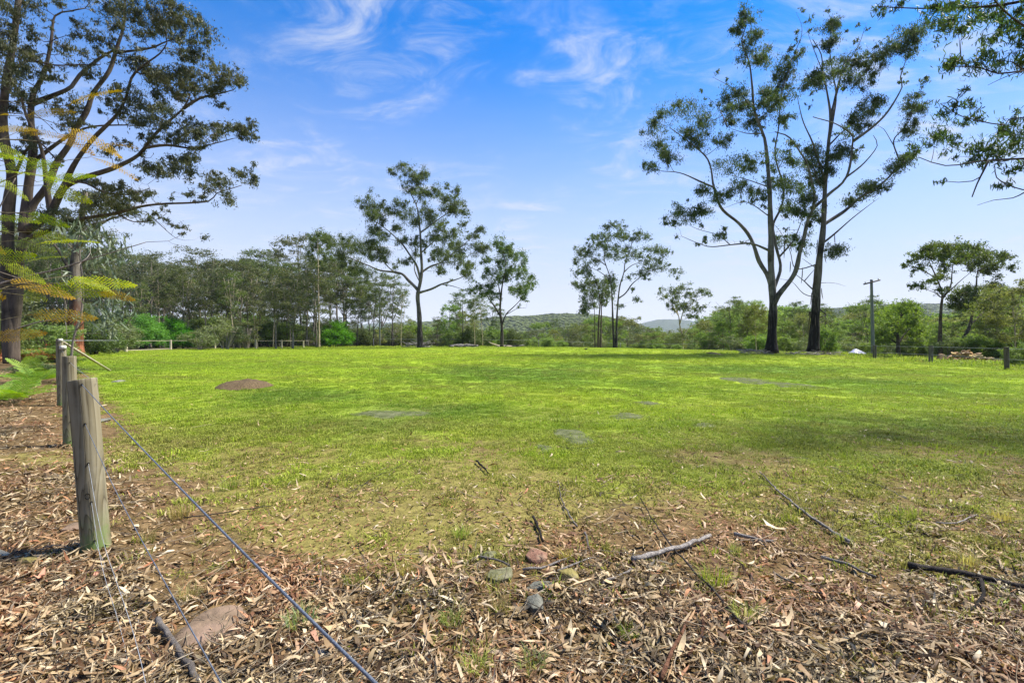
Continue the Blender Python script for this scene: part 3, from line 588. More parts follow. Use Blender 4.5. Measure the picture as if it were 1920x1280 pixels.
# ---- pair of gums near the crest
t = Tree(foot(1154, 74), 15, 74.)
t.plimb([(607, 1095), (597, 900), (590, 700), (575, 560), (545, 470), (530, 400), (560, 280)], 2.6, .5, 8, Z4, 0, False, wob=0, flare=.2)
t.plimb([(622, 1095), (625, 900), (635, 740), (650, 620), (680, 520), (690, 440), (730, 350), (740, 270)], 2.6, .5, 8, Z4, 1.5, False, wob=0, flare=.2)
for q, a, b in ((((640, 720), (690, 680), (740, 610), (800, 560), (850, 520), (910, 470)), 1.6, .4), (((545, 470), (470, 420), (380, 390)), 1.1, .3), (((680, 520), (740, 470), (850, 430)), 1.2, .3), (((580, 580), (500, 520), (420, 480)), 1.1, .3), (((850, 520), (960, 490), (1060, 520)), .8, .2)):
    t.plimb(q, a, b, 6, Z4)
E_CL = [(600,160,60,30),(650,190,40,40),(540,190,40,30),(480,240,50,40),(560,250,50,40),(450,280,30,30),(640,250,50,40),(700,250,40,40),(790,220,40,40),(840,250,50,35),(760,270,50,35),(600,320,50,40),(560,370,50,50),(630,390,50,50),(690,350,50,40),(740,390,60,45),(800,390,40,30),(880,350,60,40),(940,340,50,40),(990,370,40,40),(870,430,50,40),(940,450,50,40),(880,500,50,35),(990,490,50,30),(1070,520,35,30),(1080,555,20,20),(810,520,50,35),(840,560,40,25),(590,560,40,50),(600,640,30,60),(720,560,30,20),(780,720,30,30),(740,650,20,25),(650,770,40,20),(330,350,40,40),(370,390,50,50),(430,370,50,50),(330,440,40,40),(400,470,50,50),(330,510,40,30),(470,440,50,40),(500,330,50,40),(400,530,50,40)]
t.pclumps(E_CL, Z4, .25, .75, .26, .095); t.extras(70, .7, .26, .095, .8, .3, 7)
t.finish('gum_tree', 'two stemmed gum with a rounded open crown on the grassy crest', 'tree', BK['grey'], LM['gum_mid'])
t = Tree(foot(1123, 79), 16, 79.)
t.plimb([(487, 1095), (490, 900), (500, 750), (480, 620), (440, 540)], 2.6, .5, 8, Z4, 0, False, wob=0)
t.plimb([(505, 1095), (510, 850), (515, 700), (540, 600)], 2.2, .5, 8, Z4, 1.0, False, wob=0)
t.plimb([(462, 1095), (460, 900), (455, 780), (430, 690)], 1.2, .4, 7, Z4, -1.0, False, wob=0)
t.pclumps([(300,600,30,30),(360,630,50,40),(420,600,60,50),(480,600,60,50),(540,590,40,40),(370,690,40,40),(440,690,50,50),(500,680,60,50),(550,680,40,50),(380,770,40,30),(440,760,50,40),(520,740,40,40),(400,800,40,30),(380,820,50,30),(560,640,40,40)], Z4, .25, .9, .28, .1)
t.finish('gum_tree', 'clump of straight brown stems directly left of the two stemmed crest gum', 'tree', BK['brown'], LM['gum_mid'])
# ---- small flat topped gum
t = Tree(foot(1280, 86), 17, 86.)
t.plimb([(1120, 1110), (1118, 1000), (1100, 930), (1090, 850), (1060, 760)], 2.2, .5, 8, Z4, 0, False, wob=0)
for q, a, b in ((((1100, 920), (1130, 800), (1180, 720)), 1.2, .3), (((1119, 1010), (1150, 960), (1190, 920)), 1.1, .4), (((1090, 850), (1020, 740), (970, 680)), .9, .3), (((1130, 800), (1220, 740), (1300, 690)), .8, .2)): t.plimb(q, a, b, 6, Z4)
t.pclumps([(960,660,30,25),(990,700,30,25),(1050,650,40,30),(1120,640,50,30),(1080,690,50,40),(1160,680,40,30),(1240,660,50,25),(1300,690,40,20),(1330,685,15,12),(1060,740,40,30),(1110,780,50,35),(1060,800,40,25),(1150,770,40,30),(1200,710,40,30),(1190,800,50,25),(1250,800,40,20),(1290,770,25,20),(1220,850,50,20),(1170,850,40,20),(1010,760,30,20)], Z4, .25, .85, .3, .11)
t.finish('gum_tree', 'small pale stemmed gum with a flat layered crown between the crest gums and twin gums', 'tree', BK['pale'], LM['gum_mid'])
# ---- umbrella topped trees beyond the rock pile
t = Tree(foot(1763, 46), 18, 46.)
t.plimb([(1360, 845), (1362, 650), (1368, 520), (1375, 430), (1340, 330), (1300, 240), (1270, 170)], 4.2, .5, 9, Z6, 0, False, wob=0, flare=.2)
for q, a, b in ((((1374, 460), (1430, 380), (1440, 280), (1450, 200)), 2.2, .4), (((1400, 430), (1500, 340), (1600, 260)), 1.4, .3), (((1340, 330), (1240, 270), (1140, 235)), 1.2, .3), (((1372, 470), (1320, 420), (1200, 380)), .9, .2)): t.plimb(q, a, b, 6, Z6)
t.pclumps([(1310,100,60,30),(1260,140,60,35),(1200,180,50,30),(1290,170,60,40),(1340,170,50,40),(1420,120,60,35),(1400,170,60,40),(1480,160,50,40),(1120,235,25,20),(1170,210,30,20),(1210,265,40,30),(1390,250,50,35),(1310,330,50,25),(1360,320,40,25),(1180,380,30,20),(1240,370,30,25),(1380,400,40,30),(1510,110,60,30),(1470,210,50,30)], Z6, .28125, 1.25, .22, .08, k=1.05)
t.finish('umbrella_tree', 'straight stemmed tree with a flat umbrella crown rising behind the rock pile', 'tree', BK['brown'], LM['gum_mid'])
t = Tree(foot(1797, 50), 19, 50.)
t.plimb([(1465, 830), (1510, 740), (1560, 640), (1580, 520), (1600, 400), (1610, 280), (1640, 190)], 4.0, .5, 9, Z6, 0, False, wob=0)
for q, a, b in ((((1560, 640), (1640, 560), (1720, 480), (1800, 420)), 1.8, .4), (((1590, 460), (1540, 420), (1480, 440)), 1.2, .3), (((1610, 290), (1700, 230), (1790, 200)), 1.2, .3)): t.plimb(q, a, b, 6, Z6)
t.pclumps([(1560,140,60,40),(1640,140,60,35),(1580,190,60,40),(1660,190,50,40),(1750,170,50,35),(1720,220,50,35),(1790,190,40,30),(1840,240,35,25),(1840,185,20,12),(1570,240,40,30),(1650,260,50,40),(1710,270,50,30),(1720,370,60,35),(1690,410,50,40),(1500,420,60,50),(1560,400,50,50),(1470,480,60,50),(1540,490,60,50),(1620,440,50,50),(1780,430,50,40)], Z6, .28125, 1.25, .22, .08, k=1.05)
t.finish('umbrella_tree', 'leaning tree with a broad layered crown growing over the rock pile', 'tree', BK['brown'], LM['gum_mid'])
# black forked tree behind the pole
t = Tree(foot(1684, 50), 20, 50.)
t.plimb([(1082, 860), (1080, 800), (1080, 730), (1070, 640), (1100, 560), (1110, 480)], 4.0, .7, 8, Z6, 0, False, wob=.02)
for q, a, b in ((((1080, 740), (1040, 660), (1000, 600)), 2.2, .6), (((1085, 760), (1130, 690), (1190, 640)), 2.0, .5), (((1075, 770), (1030, 730), (960, 700)), 1.6, .4), (((1090, 600), (1140, 540), (1180, 480)), 1.4, .4)): t.plimb(q, a, b, 6, Z6)
t.pclumps([(1000,560,60,45),(1060,520,60,40),(1120,500,60,40),(1180,540,60,45),(960,620,60,45),(1030,620,60,45),(1130,600,60,45),(1210,610,60,45),(1240,680,50,40),(1180,690,50,40),(960,690,50,40),(1020,690,40,35),(1120,660,50,40),(1170,490,30,20),(1220,740,50,35),(950,740,50,30)], Z6, .28125, 1.1, .22, .08, k=1.1)
t.finish('forked_tree', 'bushy tree with a black forked trunk just right of the utility pole', 'tree', BK['dark'], LM['valley'])
# thin pale sapling tree at the left fence
t = Tree(foot(597, 79), 21, 79.)
t.plimb([(380, 1195), (377, 1000), (374, 800), (372, 640), (370, 540), (375, 490)], 1.9, .4, 8, Z3, 0, False, wob=0)
t.pclumps([(380,500,40,30),(340,540,30,30),(420,540,40,30),(330,620,30,40),(350,570,40,30),(410,620,40,30),(430,660,30,20),(390,700,30,30),(460,650,30,20),(420,590,40,30),(350,680,25,20)], Z3, .3125, .9, .28, .1)
t.finish('gum_tree', 'thin straight gum with a pale yellow stem at the end of the far left fence', 'tree', BK['pale'], LM['gum_mid'])

# ---- the big spreading tree on the left
t = Tree(foot(30, 22, .2), 22, 22.)
def S(q, a, b, dz, first=False, k=9): t.plimb(q, a, b, k, Z1, dz, not first, .3, .012 if not first else 0)
S([(70, 2180), (50, 1700), (50, 1280), (70, 1050), (20, 800), (30, 550), (80, 250), (110, 0), (130, -300)], 13, 3.5, 0, True, 12)
S([(90, 2150), (130, 1500), (190, 1260), (280, 1120), (330, 980), (420, 860), (450, 790), (520, 680), (560, 560), (660, 420), (700, 280), (740, 140), (760, -80)], 10, 2, 1.5, False, 10)
S([(200, 1400), (300, 1280), (380, 1130), (490, 1070), (680, 1010), (830, 930), (900, 840), (1000, 740), (1100, 650), (1140, 570)], 8, 1.2, -1.5)
S([(1100, 650), (1200, 590), (1330, 560), (1400, 540)], 3, .6, .4); S([(880, 855), (1000, 870), (1150, 890), (1290, 860), (1400, 830)], 3, .6, -.6)
S([(130, 1380), (170, 1150), (195, 900), (190, 700), (200, 560), (260, 440), (310, 250), (330, 100), (420, 70), (510, 50)], 10, 1, 2.0)
S([(215, 600), (350, 560), (430, 520), (480, 450), (600, 350), (720, 280)], 5, 2.0, 1.0)
S([(200, 1440), (330, 1370), (500, 1310), (700, 1280), (850, 1240), (1000, 1220), (1250, 1210), (1300, 1160), (1450, 1110)], 5, .6, 1.5)
S([(350, 1100), (440, 1000), (560, 830), (700, 690), (760, 580), (790, 470), (850, 400), (960, 320), (1000, 260)], 5, 1.0, -1.0)
S([(700, 330), (900, 290), (1000, 250), (1110, 220)], 3, .6, -.5); S([(250, 1000), (330, 870), (440, 800), (560, 760), (760, 750), (900, 760)], 4, .6, .8)
S([(330, 1380), (300, 1250), (250, 900), (160, 700), (120, 560)], 6, 1.5, -1.2); S([(60, 1100), (160, 900), (230, 850), (330, 950)], 3, 1.0, -1.0)
S([(440, 1100), (520, 1100), (620, 1150), (760, 1170), (900, 1130)], 2.5, .5, -1.0); S([(30, 480), (160, 370), (330, 390), (440, 390), (600, 390)], 2.5, .5, -1.0)
S([(700, 1290), (800, 1330), (930, 1320), (1000, 1280)], 1.6, .3, -.5); S([(930, 1330), (1060, 1430), (1150, 1440)], .8, .15, .1)
L_CL = [(650,60,80,50),(760,60,80,60),(850,90,80,60),(950,60,80,60),(1040,60,70,60),(1090,130,70,60),(1180,130,60,60),(1230,220,60,50),(1150,250,50,40),(1000,170,70,50),(880,190,70,50),(700,150,60,50),(640,250,50,40),(560,230,50,40),(480,130,50,40),(450,200,40,40),(1130,320,60,40),(1200,320,30,30),(750,350,60,40),(820,370,50,30),(900,440,60,50),(980,480,80,60),(1060,450,70,60),(1130,450,80,60),(1060,540,80,50),(1180,520,60,50),(1290,400,50,40),(1340,450,60,40),(1420,490,60,50),(1290,540,60,40),(950,560,60,40),(900,640,80,50),(800,700,70,50),(870,730,70,40),(1000,640,60,40),(960,740,60,40),(1330,640,40,15),(1130,770,60,40),(1200,800,60,40),(1280,800,60,40),(1350,770,60,40),(1440,770,60,40),(1500,800,50,40),(1430,750,30,20),(1060,820,60,40),(1090,960,60,40),(1130,1010,60,50),(1040,1000,60,50),(950,1020,60,50),(880,1010,50,40),(1160,940,30,30),(1260,1060,50,40),(1330,1090,60,50),(1350,1180,60,50),(1470,1050,50,40),(1520,1090,30,30),(1240,1130,40,30),(700,1150,80,50),(820,1170,60,40),(600,1180,80,60),(540,1230,60,50),(680,1230,80,40),
 (60,60,80,60),(180,30,80,40),(30,180,60,60),(60,330,90,80),(150,330,80,50),(60,450,80,80),(200,200,50,50),(380,290,50,40),(350,650,60,50),(450,640,60,50),(400,720,50,40),(240,450,50,40),(120,560,50,50),(60,650,50,40),(700,530,40,40),(640,600,40,40),(-80,200,120,90),(-120,420,120,90),(-60,-100,140,90),(200,-120,140,80),(450,-100,140,80),(700,-120,140,90),(950,-90,120,80),(-150,700,120,80),(300,1320,80,50),(430,1350,80,50),(180,800,50,40),(100,900,60,40),(560,1330,70,40),(330,460,50,35),(520,430,50,35),(820,560,50,35),(720,860,50,30),(640,900,50,30)]
t.pclumps(L_CL, Z1, .3125, .9, .15, .04, droop=.8, k=1.02); t.extras(520, .45, .15, .036, .9, .45, 3)
t.finish('spreading_gum', 'huge many stemmed gum spreading its branches over the left fence', 'tree', BK['brown'], LM['gum_grey'])

# ---- the gum at the right whose boughs hang into view, its trunk outside the picture
bx = 14.2; t = Tree((bx, 8.2, Hs(bx, 8.2) - .2), 23, 8.6)
t.limb(np.array([(0, 0, 0), (.1, 0, 2), (-.1, .1, 4.5), (.2, -.1, 7), (.1, .1, 10), (0, 0, 13)]), .38, .1, 12, .4, .01, .3)
def O(q, a, b, dz): 
    P_ = [px(*Z5(*c), 8.6 + dz * i / len(q)) - t.B for i, c in enumerate(q)]
    z0 = P_[0][2]; A = np.array([0, 0, max(1.5, z0 - 1.2)]); P_ = [A, .5 * (A + P_[0]) + np.array([0, 0, -.1])] + P_
    t.limb(np.array(P_), a, b, 7, .2, .02)
O([(2150, -40), (1850, 20), (1700, 40), (1450, 40), (1200, 25)], .07, .008, .8); O([(2150, 180), (1990, 170), (1894, 130), (1800, 60), (1740, -10)], .06, .01, -1.0)
O([(2050, 330), (1890, 340), (1770, 350), (1680, 320), (1560, 320)], .05, .007, -.6); O([(2100, 760), (1894, 765), (1700, 770), (1520, 790), (1390, 750)], .06, .007, .5)
O([(2050, 930), (1894, 905), (1820, 880), (1770, 850), (1760, 800)], .035, .006, -.5); O([(1900, 560), (1800, 600), (1600, 560), (1500, 500)], .04, .006, .9)
t.limb(np.array([px(*Z5(*c), 8.7) - t.B for c in ((1725, 770), (1700, 820), (1670, 880), (1645, 945))]), .018, .009, 5, .2, .01)
t.limb(np.array([px(*Z5(*c), 8.5) - t.B for c in ((1894, 925), (1840, 950), (1750, 960), (1670, 985))]), .012, .003, 5, .2, .01)
t.limb(np.array([px(*Z5(*c), 8.4) - t.B for c in ((1894, 340), (1830, 360), (1770, 385), (1720, 410))]), .009, .003, 5, .2, .01)
O_CL = [(1200,35,40,30),(1215,65,20,20),(1290,20,40,30),(1450,50,60,40),(1540,80,80,60),(1600,130,60,40),(1680,60,70,50),(1760,50,80,50),(1850,80,60,60),(1780,140,60,30),(1860,200,50,50),(1590,300,60,40),(1680,280,70,40),(1760,290,70,40),(1850,300,60,40),(1540,320,30,40),(1560,500,60,40),(1640,490,40,30),(1500,620,70,60),(1440,680,50,40),(1380,720,40,40),(1560,680,60,40),(1600,590,50,30),(1700,720,80,50),(1790,620,60,50),(1850,600,50,50),(1780,700,70,50),(1870,670,50,50),(1740,770,60,30),(1850,820,50,30),(1800,880,50,20),(1640,760,50,30),(1510,870,25,15),(1490,90,40,50),(1620,20,70,40),(1720,180,50,30),(1880,140,50,40),(1660,560,40,30),(1930,60,70,60),(1940,250,70,60),(1950,640,70,60),(1960,760,70,50),(2050,100,90,70),(2060,350,90,70),(2080,650,90,70)]
t.pclumps(O_CL, Z5, .3907, .62, .105, .02, droop=.9, hexa=True, spread=.5, k=1.0)
for i in range(34):      # the rest of its crown, beyond the frame
    r = t.r; a = r.uniform(-2.2, 2.2); rr = r.uniform(.6, 5.0); C = np.array([rr * math.cos(a) * .9 + .6, rr * math.sin(a), r.uniform(6.5, 14) - rr * .25])
    t.clump(C, r.uniform(.7, 1.2), r.uniform(.7, 1.2), r.uniform(.45, .7), .2, .06, .55, .8)
t.finish('overhanging_gum', 'dark gum boughs hanging into the upper right corner close to the viewer', 'tree', BK['dark'], LM['gum_dark'])

# ================================================================== BACKGROUND TREES AND SHRUBS (a few kinds, copied)
HIDDEN = bpy.data.collections.new('kinds')          # not linked to the scene: holds the first of each kind
def gum_kind(seed, Ht, spread, lo, ncl, leafm, bark, stems=1, L=.27, Wd=.1, fill=.68, rz=.48, crk=.15, r0=.012, flat=1.0):
    """open gum: stem(s), forking limbs and clumps of leaves from the height lo*Ht up"""
    t = Tree((0, 0, 0), seed); r = t.r; tops = []
    for k in range(stems):
        a = r.uniform(0, 6.28); o = np.array([math.cos(a), math.sin(a), 0]) * (.25 * k); ln = r.normal(0, .035, 2) * Ht
        q = np.array([o, o + [ln[0] * .2, ln[1] * .2, .3 * Ht], o * 1.8 + [ln[0] * .6, ln[1] * .6, .6 * Ht], o * 3 + [ln[0], ln[1], .9 * Ht]])
        t.limb(q, r0 * Ht * (1 - .25 * k), .0025 * Ht, 7, .8, .03, .25)
    n0 = len(t.sk)
    for k in range(int(5 + ncl / 8)):
        h = r.uniform(max(.28, lo * .75), .72); j = np.argmin(np.abs(t.sk[:n0, 2] - h * Ht)); A = t.sk[j]; a = r.uniform(0, 6.28); ro = spread * Ht * r.uniform(.45, 1.0)
        up = (1 - h) * Ht * r.uniform(.35, .85)
        E = A + np.array([math.cos(a) * ro, math.sin(a) * ro, up]); Mi = A + np.array([math.cos(a) * ro * .5, math.sin(a) * ro * .5, up * .35])
        t.limb(np.array([A, Mi, E]), min(t.skr[j] * .6, .006 * Ht), .0018 * Ht, 5, .8, .06)
    items = []
    for k in range(ncl):
        h = lo + (1 - lo) * r.uniform(0, 1) ** .75; env = math.sin(math.pi * min(1, max(.12, (h - lo * .8) / (1.08 - lo * .8)) ** flat)) ** .6
        a = r.uniform(0, 6.28); ro = spread * Ht * env * r.uniform(.2, 1) ** .55
        C = np.array([math.cos(a) * ro, math.sin(a) * ro, h * Ht]) ; cr = crk * Ht * r.uniform(.32, .62)
        items.append((ro, C, cr))
    items.sort(key=lambda z: z[0])
    for _, C, cr in items: t.clump(C, cr, cr, cr * rz, L, Wd, fill, .5)
    ob = t.finish('kind', None, None, bark, leafm)
    return ob
def shrub_kind(seed, w, h, leafm, bark, n=26, L=.16, Wd=.06, fill=1.3, flat=False, stems=7):
    t = Tree((0, 0, 0), seed); r = t.r
    for k in range(stems):
        a = r.uniform(0, 6.28); o = r.uniform(.05, .2) * w
        t.limb(np.array([(math.cos(a) * .08, math.sin(a) * .08, -.1), (math.cos(a) * o, math.sin(a) * o, .3 * h), (math.cos(a) * o * 2.0, math.sin(a) * o * 2.0, .72 * h)]), .035 * h ** .5, .008, 5, .3, .05)
    for k in range(n):
        p = unit(r.normal(0, 1, 3)) * r.uniform(.35, 1) ** .5; p[2] = abs(p[2]) if flat else p[2]
        C = np.array([p[0] * w * .42, p[1] * w * .42, h * ((.22 + .72 * p[2]) if flat else (.55 + .4 * p[2]))]); cr = w * r.uniform(.11, .19)
        t.clump(C, cr, cr, cr * .7, L, Wd, fill, .1)
    return t.finish('kind', None, None, bark, leafm)
KIND = {}
def reg(k, o):
    KIND[k] = o
    for x in [o] + list(o.children): COL.objects.unlink(x); HIDDEN.objects.link(x)
for i, (sd, sp, lo, n) in enumerate(((101, .26, .36, 40), (102, .2, .48, 32), (103, .27, .24, 46), (104, .19, .5, 28))):
    reg('forest%d' % i, gum_kind(sd, 16, sp, lo, n, LM['forest'], BK['forest'], 1 + i % 2))
for i, (sd, sp, lo, n) in enumerate(((111, .22, .45, 40), (112, .27, .4, 44))):
    reg('mid%d' % i, gum_kind(sd, 16, sp, lo, n, LM['gum_mid'], BK['grey'], 1))
for i, (sd, sp, lo, n) in enumerate(((121, .36, .18, 52), (122, .32, .15, 50), (123, .4, .25, 54))):
    reg('valley%d' % i, gum_kind(sd, 12, sp, lo, n, LM['valley'], BK['brown'], 1 + i % 2, .28, .11, 1.1, .6, .19))
for i, (sd, sp, lo, n) in enumerate(((131, .34, .22, 52), (132, .28, .35, 44))):
    reg('olive%d' % i, gum_kind(sd, 12, sp, lo, n, LM['valley_olive'], BK['pale'], 1, .28, .11, 1.05, .6, .18))
reg('pole0', gum_kind(141, 13, .12, .55, 18, LM['gum_mid'], BK['pale'], 1, r0=.008)); reg('pole1', gum_kind(142, 13, .14, .5, 18, LM['forest'], BK['grey'], 2, r0=.008))
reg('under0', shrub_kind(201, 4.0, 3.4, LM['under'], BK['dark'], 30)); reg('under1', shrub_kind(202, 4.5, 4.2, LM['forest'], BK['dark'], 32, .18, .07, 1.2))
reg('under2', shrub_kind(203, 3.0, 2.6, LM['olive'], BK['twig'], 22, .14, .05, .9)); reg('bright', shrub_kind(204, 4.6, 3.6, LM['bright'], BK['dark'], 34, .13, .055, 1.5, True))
reg('green', shrub_kind(205, 4.0, 3.0, LM['valley'], BK['brown'], 28, .16, .06, 1.3)); reg('reeds', shrub_kind(206, 2.6, 3.4, LM['valley_olive'], BK['twig'], 22, .3, .03, .7, False, 22))
REPEATS = {}
def put(kind, X, d, hgt, base_h, name, label, cat, group, r, wide=1.0, sink=.15):
    """copy a kind to the bearing of photo column X at distance d, scaled to height hgt (metres)"""
    o = copy_tree(KIND[kind]); x = (X - 960) / F * d; o.name = name
    for c in o.children: c.name = {'trunk': 'trunk', 'crown': 'crown'}[c.name.split('.')[0]]
    s = hgt / base_h; o.location = (x, d, Hs(x, d) - sink); o.scale = (s * wide, s * wide, s); o.rotation_euler = (0, 0, r.uniform(0, 6.28))
    if group: REPEATS.setdefault(label, []).append((X, o))
    return tag(o, label, cat, group)
r = np.random.default_rng(31)
def sky_l(X): return np.interp(X, [0, 120, 200, 245, 290, 345, 400, 440, 500, 560, 600, 650, 700, 760, 850, 900, 960, 1000], [400, 430, 440, 432, 482, 466, 470, 464, 458, 458, 440, 462, 505, 548, 552, 535, 575, 600])
def zone(X, st):
    return next(t_ for lim_, t_ in st if X < lim_)
LZ = [(230, 'behind the big spreading gum'), (360, 'behind the bright green bushes'), (470, 'behind the gap in the far fence'), (590, 'behind the middle fence posts'), (690, 'left of the broad middle gum'), (9999, 'behind the broad middle gum')]
ORD = ['front', 'second', 'third', 'deeper']
def far_tree(kind, X, d, top, base_h, what, where, group, wide=1.0):
    x = (X - 960) / F * d; h = EYE + (640 - top) / F * d - Hs(x, d)
    put(kind, X, d, h * .93, base_h, 'gum_tree', '%s %s' % (what, where), 'tree', group, r, wide)
i = 0
for row, (d0, d1, step, off) in enumerate(((64, 74, 34, 0), (78, 92, 28, 14), (98, 118, 26, 6))):
    for X in np.arange(-60 + off, 740, step):
        Xj = X + r.uniform(-9, 9); d = r.uniform(d0, d1)
        if Xj < 480: d = max(d, 60)
        if row == 0 and (150 < Xj < 260 or 560 < Xj < 640 or Xj > 690): continue
        if row < 2 and Xj > 660: continue
        top = sky_l(Xj) + r.normal(18, 20) + (12 if row == 0 else 0)
        k = ('forest0', 'forest1', 'forest2', 'forest3', 'mid0', 'forest2')[i % 6]; i += 1
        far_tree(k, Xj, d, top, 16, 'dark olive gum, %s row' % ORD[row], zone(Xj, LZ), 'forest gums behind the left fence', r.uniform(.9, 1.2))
# stems between the middle gum and the crest
for X, d, top, k in ((668, 84, 520, 'pole1'), (735, 86, 500, 'mid0'), (752, 84, 535, 'pole0'), (700, 88, 520, 'mid1'), (868, 84, 535, 'mid1'), (890, 82, 548, 'pole0'), (905, 84, 540, 'pole0'), (842, 95, 565, 'valley0'), (925, 92, 560, 'mid0'), (820, 88, 585, 'pole1'), (875, 96, 575, 'olive0')):
    far_tree(k, X, d, top, 13 if k.startswith('pole') else (12 if k[0] in 'vo' else 16), {'p': 'thin straight gum stem', 'm': 'light crowned gum', 'v': 'low round tree', 'o': 'low olive tree'}[k[0]],
             'left of the broad middle gum' if X < 780 else 'right of the broad middle gum', 'slim gums behind the log heaps')
for X, d, top in ((262, 63, 520), (300, 70, 500), (352, 70, 505), (418, 72, 490), (438, 66, 500), (478, 80, 500), (512, 78, 490), (545, 84, 480), (575, 88, 500), (648, 90, 480)):
    far_tree('pole0', X, d, top, 13, 'thin pale gum before the forest', zone(X, LZ), 'thin pale gums before the forest')
# valley trees beyond the crest and to the right
def sky_r(X): return np.interp(X, [940, 1000, 1050, 1100, 1170, 1200, 1240, 1300, 1340, 1362, 1400, 1440, 1500, 1560, 1600, 1625, 1655, 1690, 1720, 1760, 1810, 1850, 1900, 2000], [608, 604, 592, 592, 584, 594, 606, 604, 584, 566, 564, 578, 560, 588, 575, 556, 556, 574, 586, 586, 566, 545, 535, 530])
RZ = [(1060, 'under the long ridge'), (1240, 'behind the crest gums'), (1340, 'beside the small flat topped gum'), (1430, 'left of the twin gums'), (1580, 'behind the twin gums'), (1690, 'behind the utility pole'), (1790, 'behind the rock pile'), (9999, 'right of the rock pile')]
i = 0
for row, (d0, d1, step, off, lift) in enumerate(((66, 84, 40, 0, 14), (92, 110, 30, 12, 4), (120, 150, 26, 5, -2))):
    for X in np.arange(990 + off, 2080, step):
        Xj = X + r.uniform(-10, 10); d = r.uniform(d0, d1)
        if Xj < 1250: d += 22
        if Xj > 1700 and row == 0: d -= 14
        if row == 0 and (1600 < Xj < 1680): continue
        top = sky_r(Xj) + abs(r.normal(0, 8)) + lift
        k = ('valley0', 'olive0', 'valley1', 'valley2', 'olive1', 'valley1')[i % 6] if Xj > 1220 else ('mid1', 'olive0', 'forest2', 'valley0')[i % 4]; i += 1
        far_tree(k, Xj, d, top, 16 if k[0] in 'mf' else 12, '%s tree, %s row' % ({'v': 'leafy green', 'o': 'pale olive', 'm': 'grey green', 'f': 'dark olive'}[k[0]], ORD[row]), zone(Xj, RZ), 'bushland trees beyond the paddock', r.uniform(.95, 1.35))
for X, d, top, k in ((1372, 70, 548, 'mid1'), (1418, 58, 566, 'olive1'), (1400, 76, 556, 'valley0'), (1500, 78, 556, 'mid0'), (1545, 74, 560, 'mid1'), (1628, 66, 545, 'mid1'), (1872, 44, 530, 'olive1'), (1905, 40, 510, 'olive0'), (1845, 56, 525, 'mid1')):
    far_tree(k, X, d, top, 16 if k[0] == 'm' else 12, 'taller open crowned tree', 'standing above the bushland ' + zone(X, RZ), 'taller bushland trees')
# shrubs along the left fence and under the trees
def bush(kind, X, d, hgt, bh, label, wide=1.0, group=None, name='shrub'): return put(kind, X, d, hgt, bh, name, label, 'shrub', group, r, wide)
bush('bright', 268, 62, 4.6, 3.6, 'vivid green bush, left of the two behind the fence posts', 1.15); bush('bright', 325, 66, 4.3, 3.6, 'vivid green bush, right of the two behind the fence posts', 1.1)
bush('bright', 632, 82, 4.6, 3.6, 'vivid green bush right of the thin pale gum', 1.2); bush('green', 505, 84, 5.0, 3.0, 'mid green bush behind the middle fence posts', 1.0)
bush('under2', 374, 58, 2.5, 2.6, 'grey olive dome shaped bush at the far fence', 1.5); bush('green', 1548, 49, 2.9, 3.0, 'bright green bush tucked behind the right twin gum', .75)
bush('green', 1268, 68, 1.0, 3.0, 'small reddish green bush on the crest slope', 1.4); bush('green', 1905, 30, 1.4, 3.0, 'yellow green bush beside the last fence post', 1.0)
for row in range(3):
    for X in np.arange(-40, 1000 if row < 2 else 780, (36, 30, 34)[row]):
        Xj = X + r.uniform(-10, 10); d = (r.uniform(84, 92) if Xj > 470 else r.uniform(60, 72)) + row * 16
        if row == 0 and (240 < Xj < 400 or 480 < Xj < 530 or 600 < Xj < 660): continue
        k = ('under0', 'under1', 'under0', 'under2', 'reeds', 'green')[int(r.integers(0, 6))]
        hh = r.uniform(2.6, 4.6) * (1, 1.25, 2.0)[row]
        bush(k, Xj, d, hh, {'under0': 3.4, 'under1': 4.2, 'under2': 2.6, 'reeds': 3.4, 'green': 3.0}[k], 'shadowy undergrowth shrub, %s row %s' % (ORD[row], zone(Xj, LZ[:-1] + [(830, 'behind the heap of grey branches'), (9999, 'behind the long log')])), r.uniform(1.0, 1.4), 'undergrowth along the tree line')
for X in np.arange(990, 2000, 34):
    Xj = X + r.uniform(-10, 10); d = r.uniform(80, 96) if Xj < 1300 else (r.uniform(56, 72) if Xj < 1690 else r.uniform(42, 52))
    k = ('green', 'under0', 'under2', 'green')[int(r.integers(0, 4))]
    bush(k, Xj, d, r.uniform(1.6, 3.0), {'under0': 3.4, 'under2': 2.6, 'green': 3.0}[k], 'low green shrub of the bushland %s' % zone(Xj, RZ), r.uniform(1.0, 1.5), 'low shrubs beyond the right fence')
for X in np.arange(-60, 760, 30):
    Xj = X + r.uniform(-9, 9); d = r.uniform(118, 140)
    bush('under1', Xj, d, r.uniform(6, 8.5), 4.2, 'tall shadowy thicket deep %s' % zone(Xj, LZ), r.uniform(.8, 1.0), 'thickets deep in the left forest')
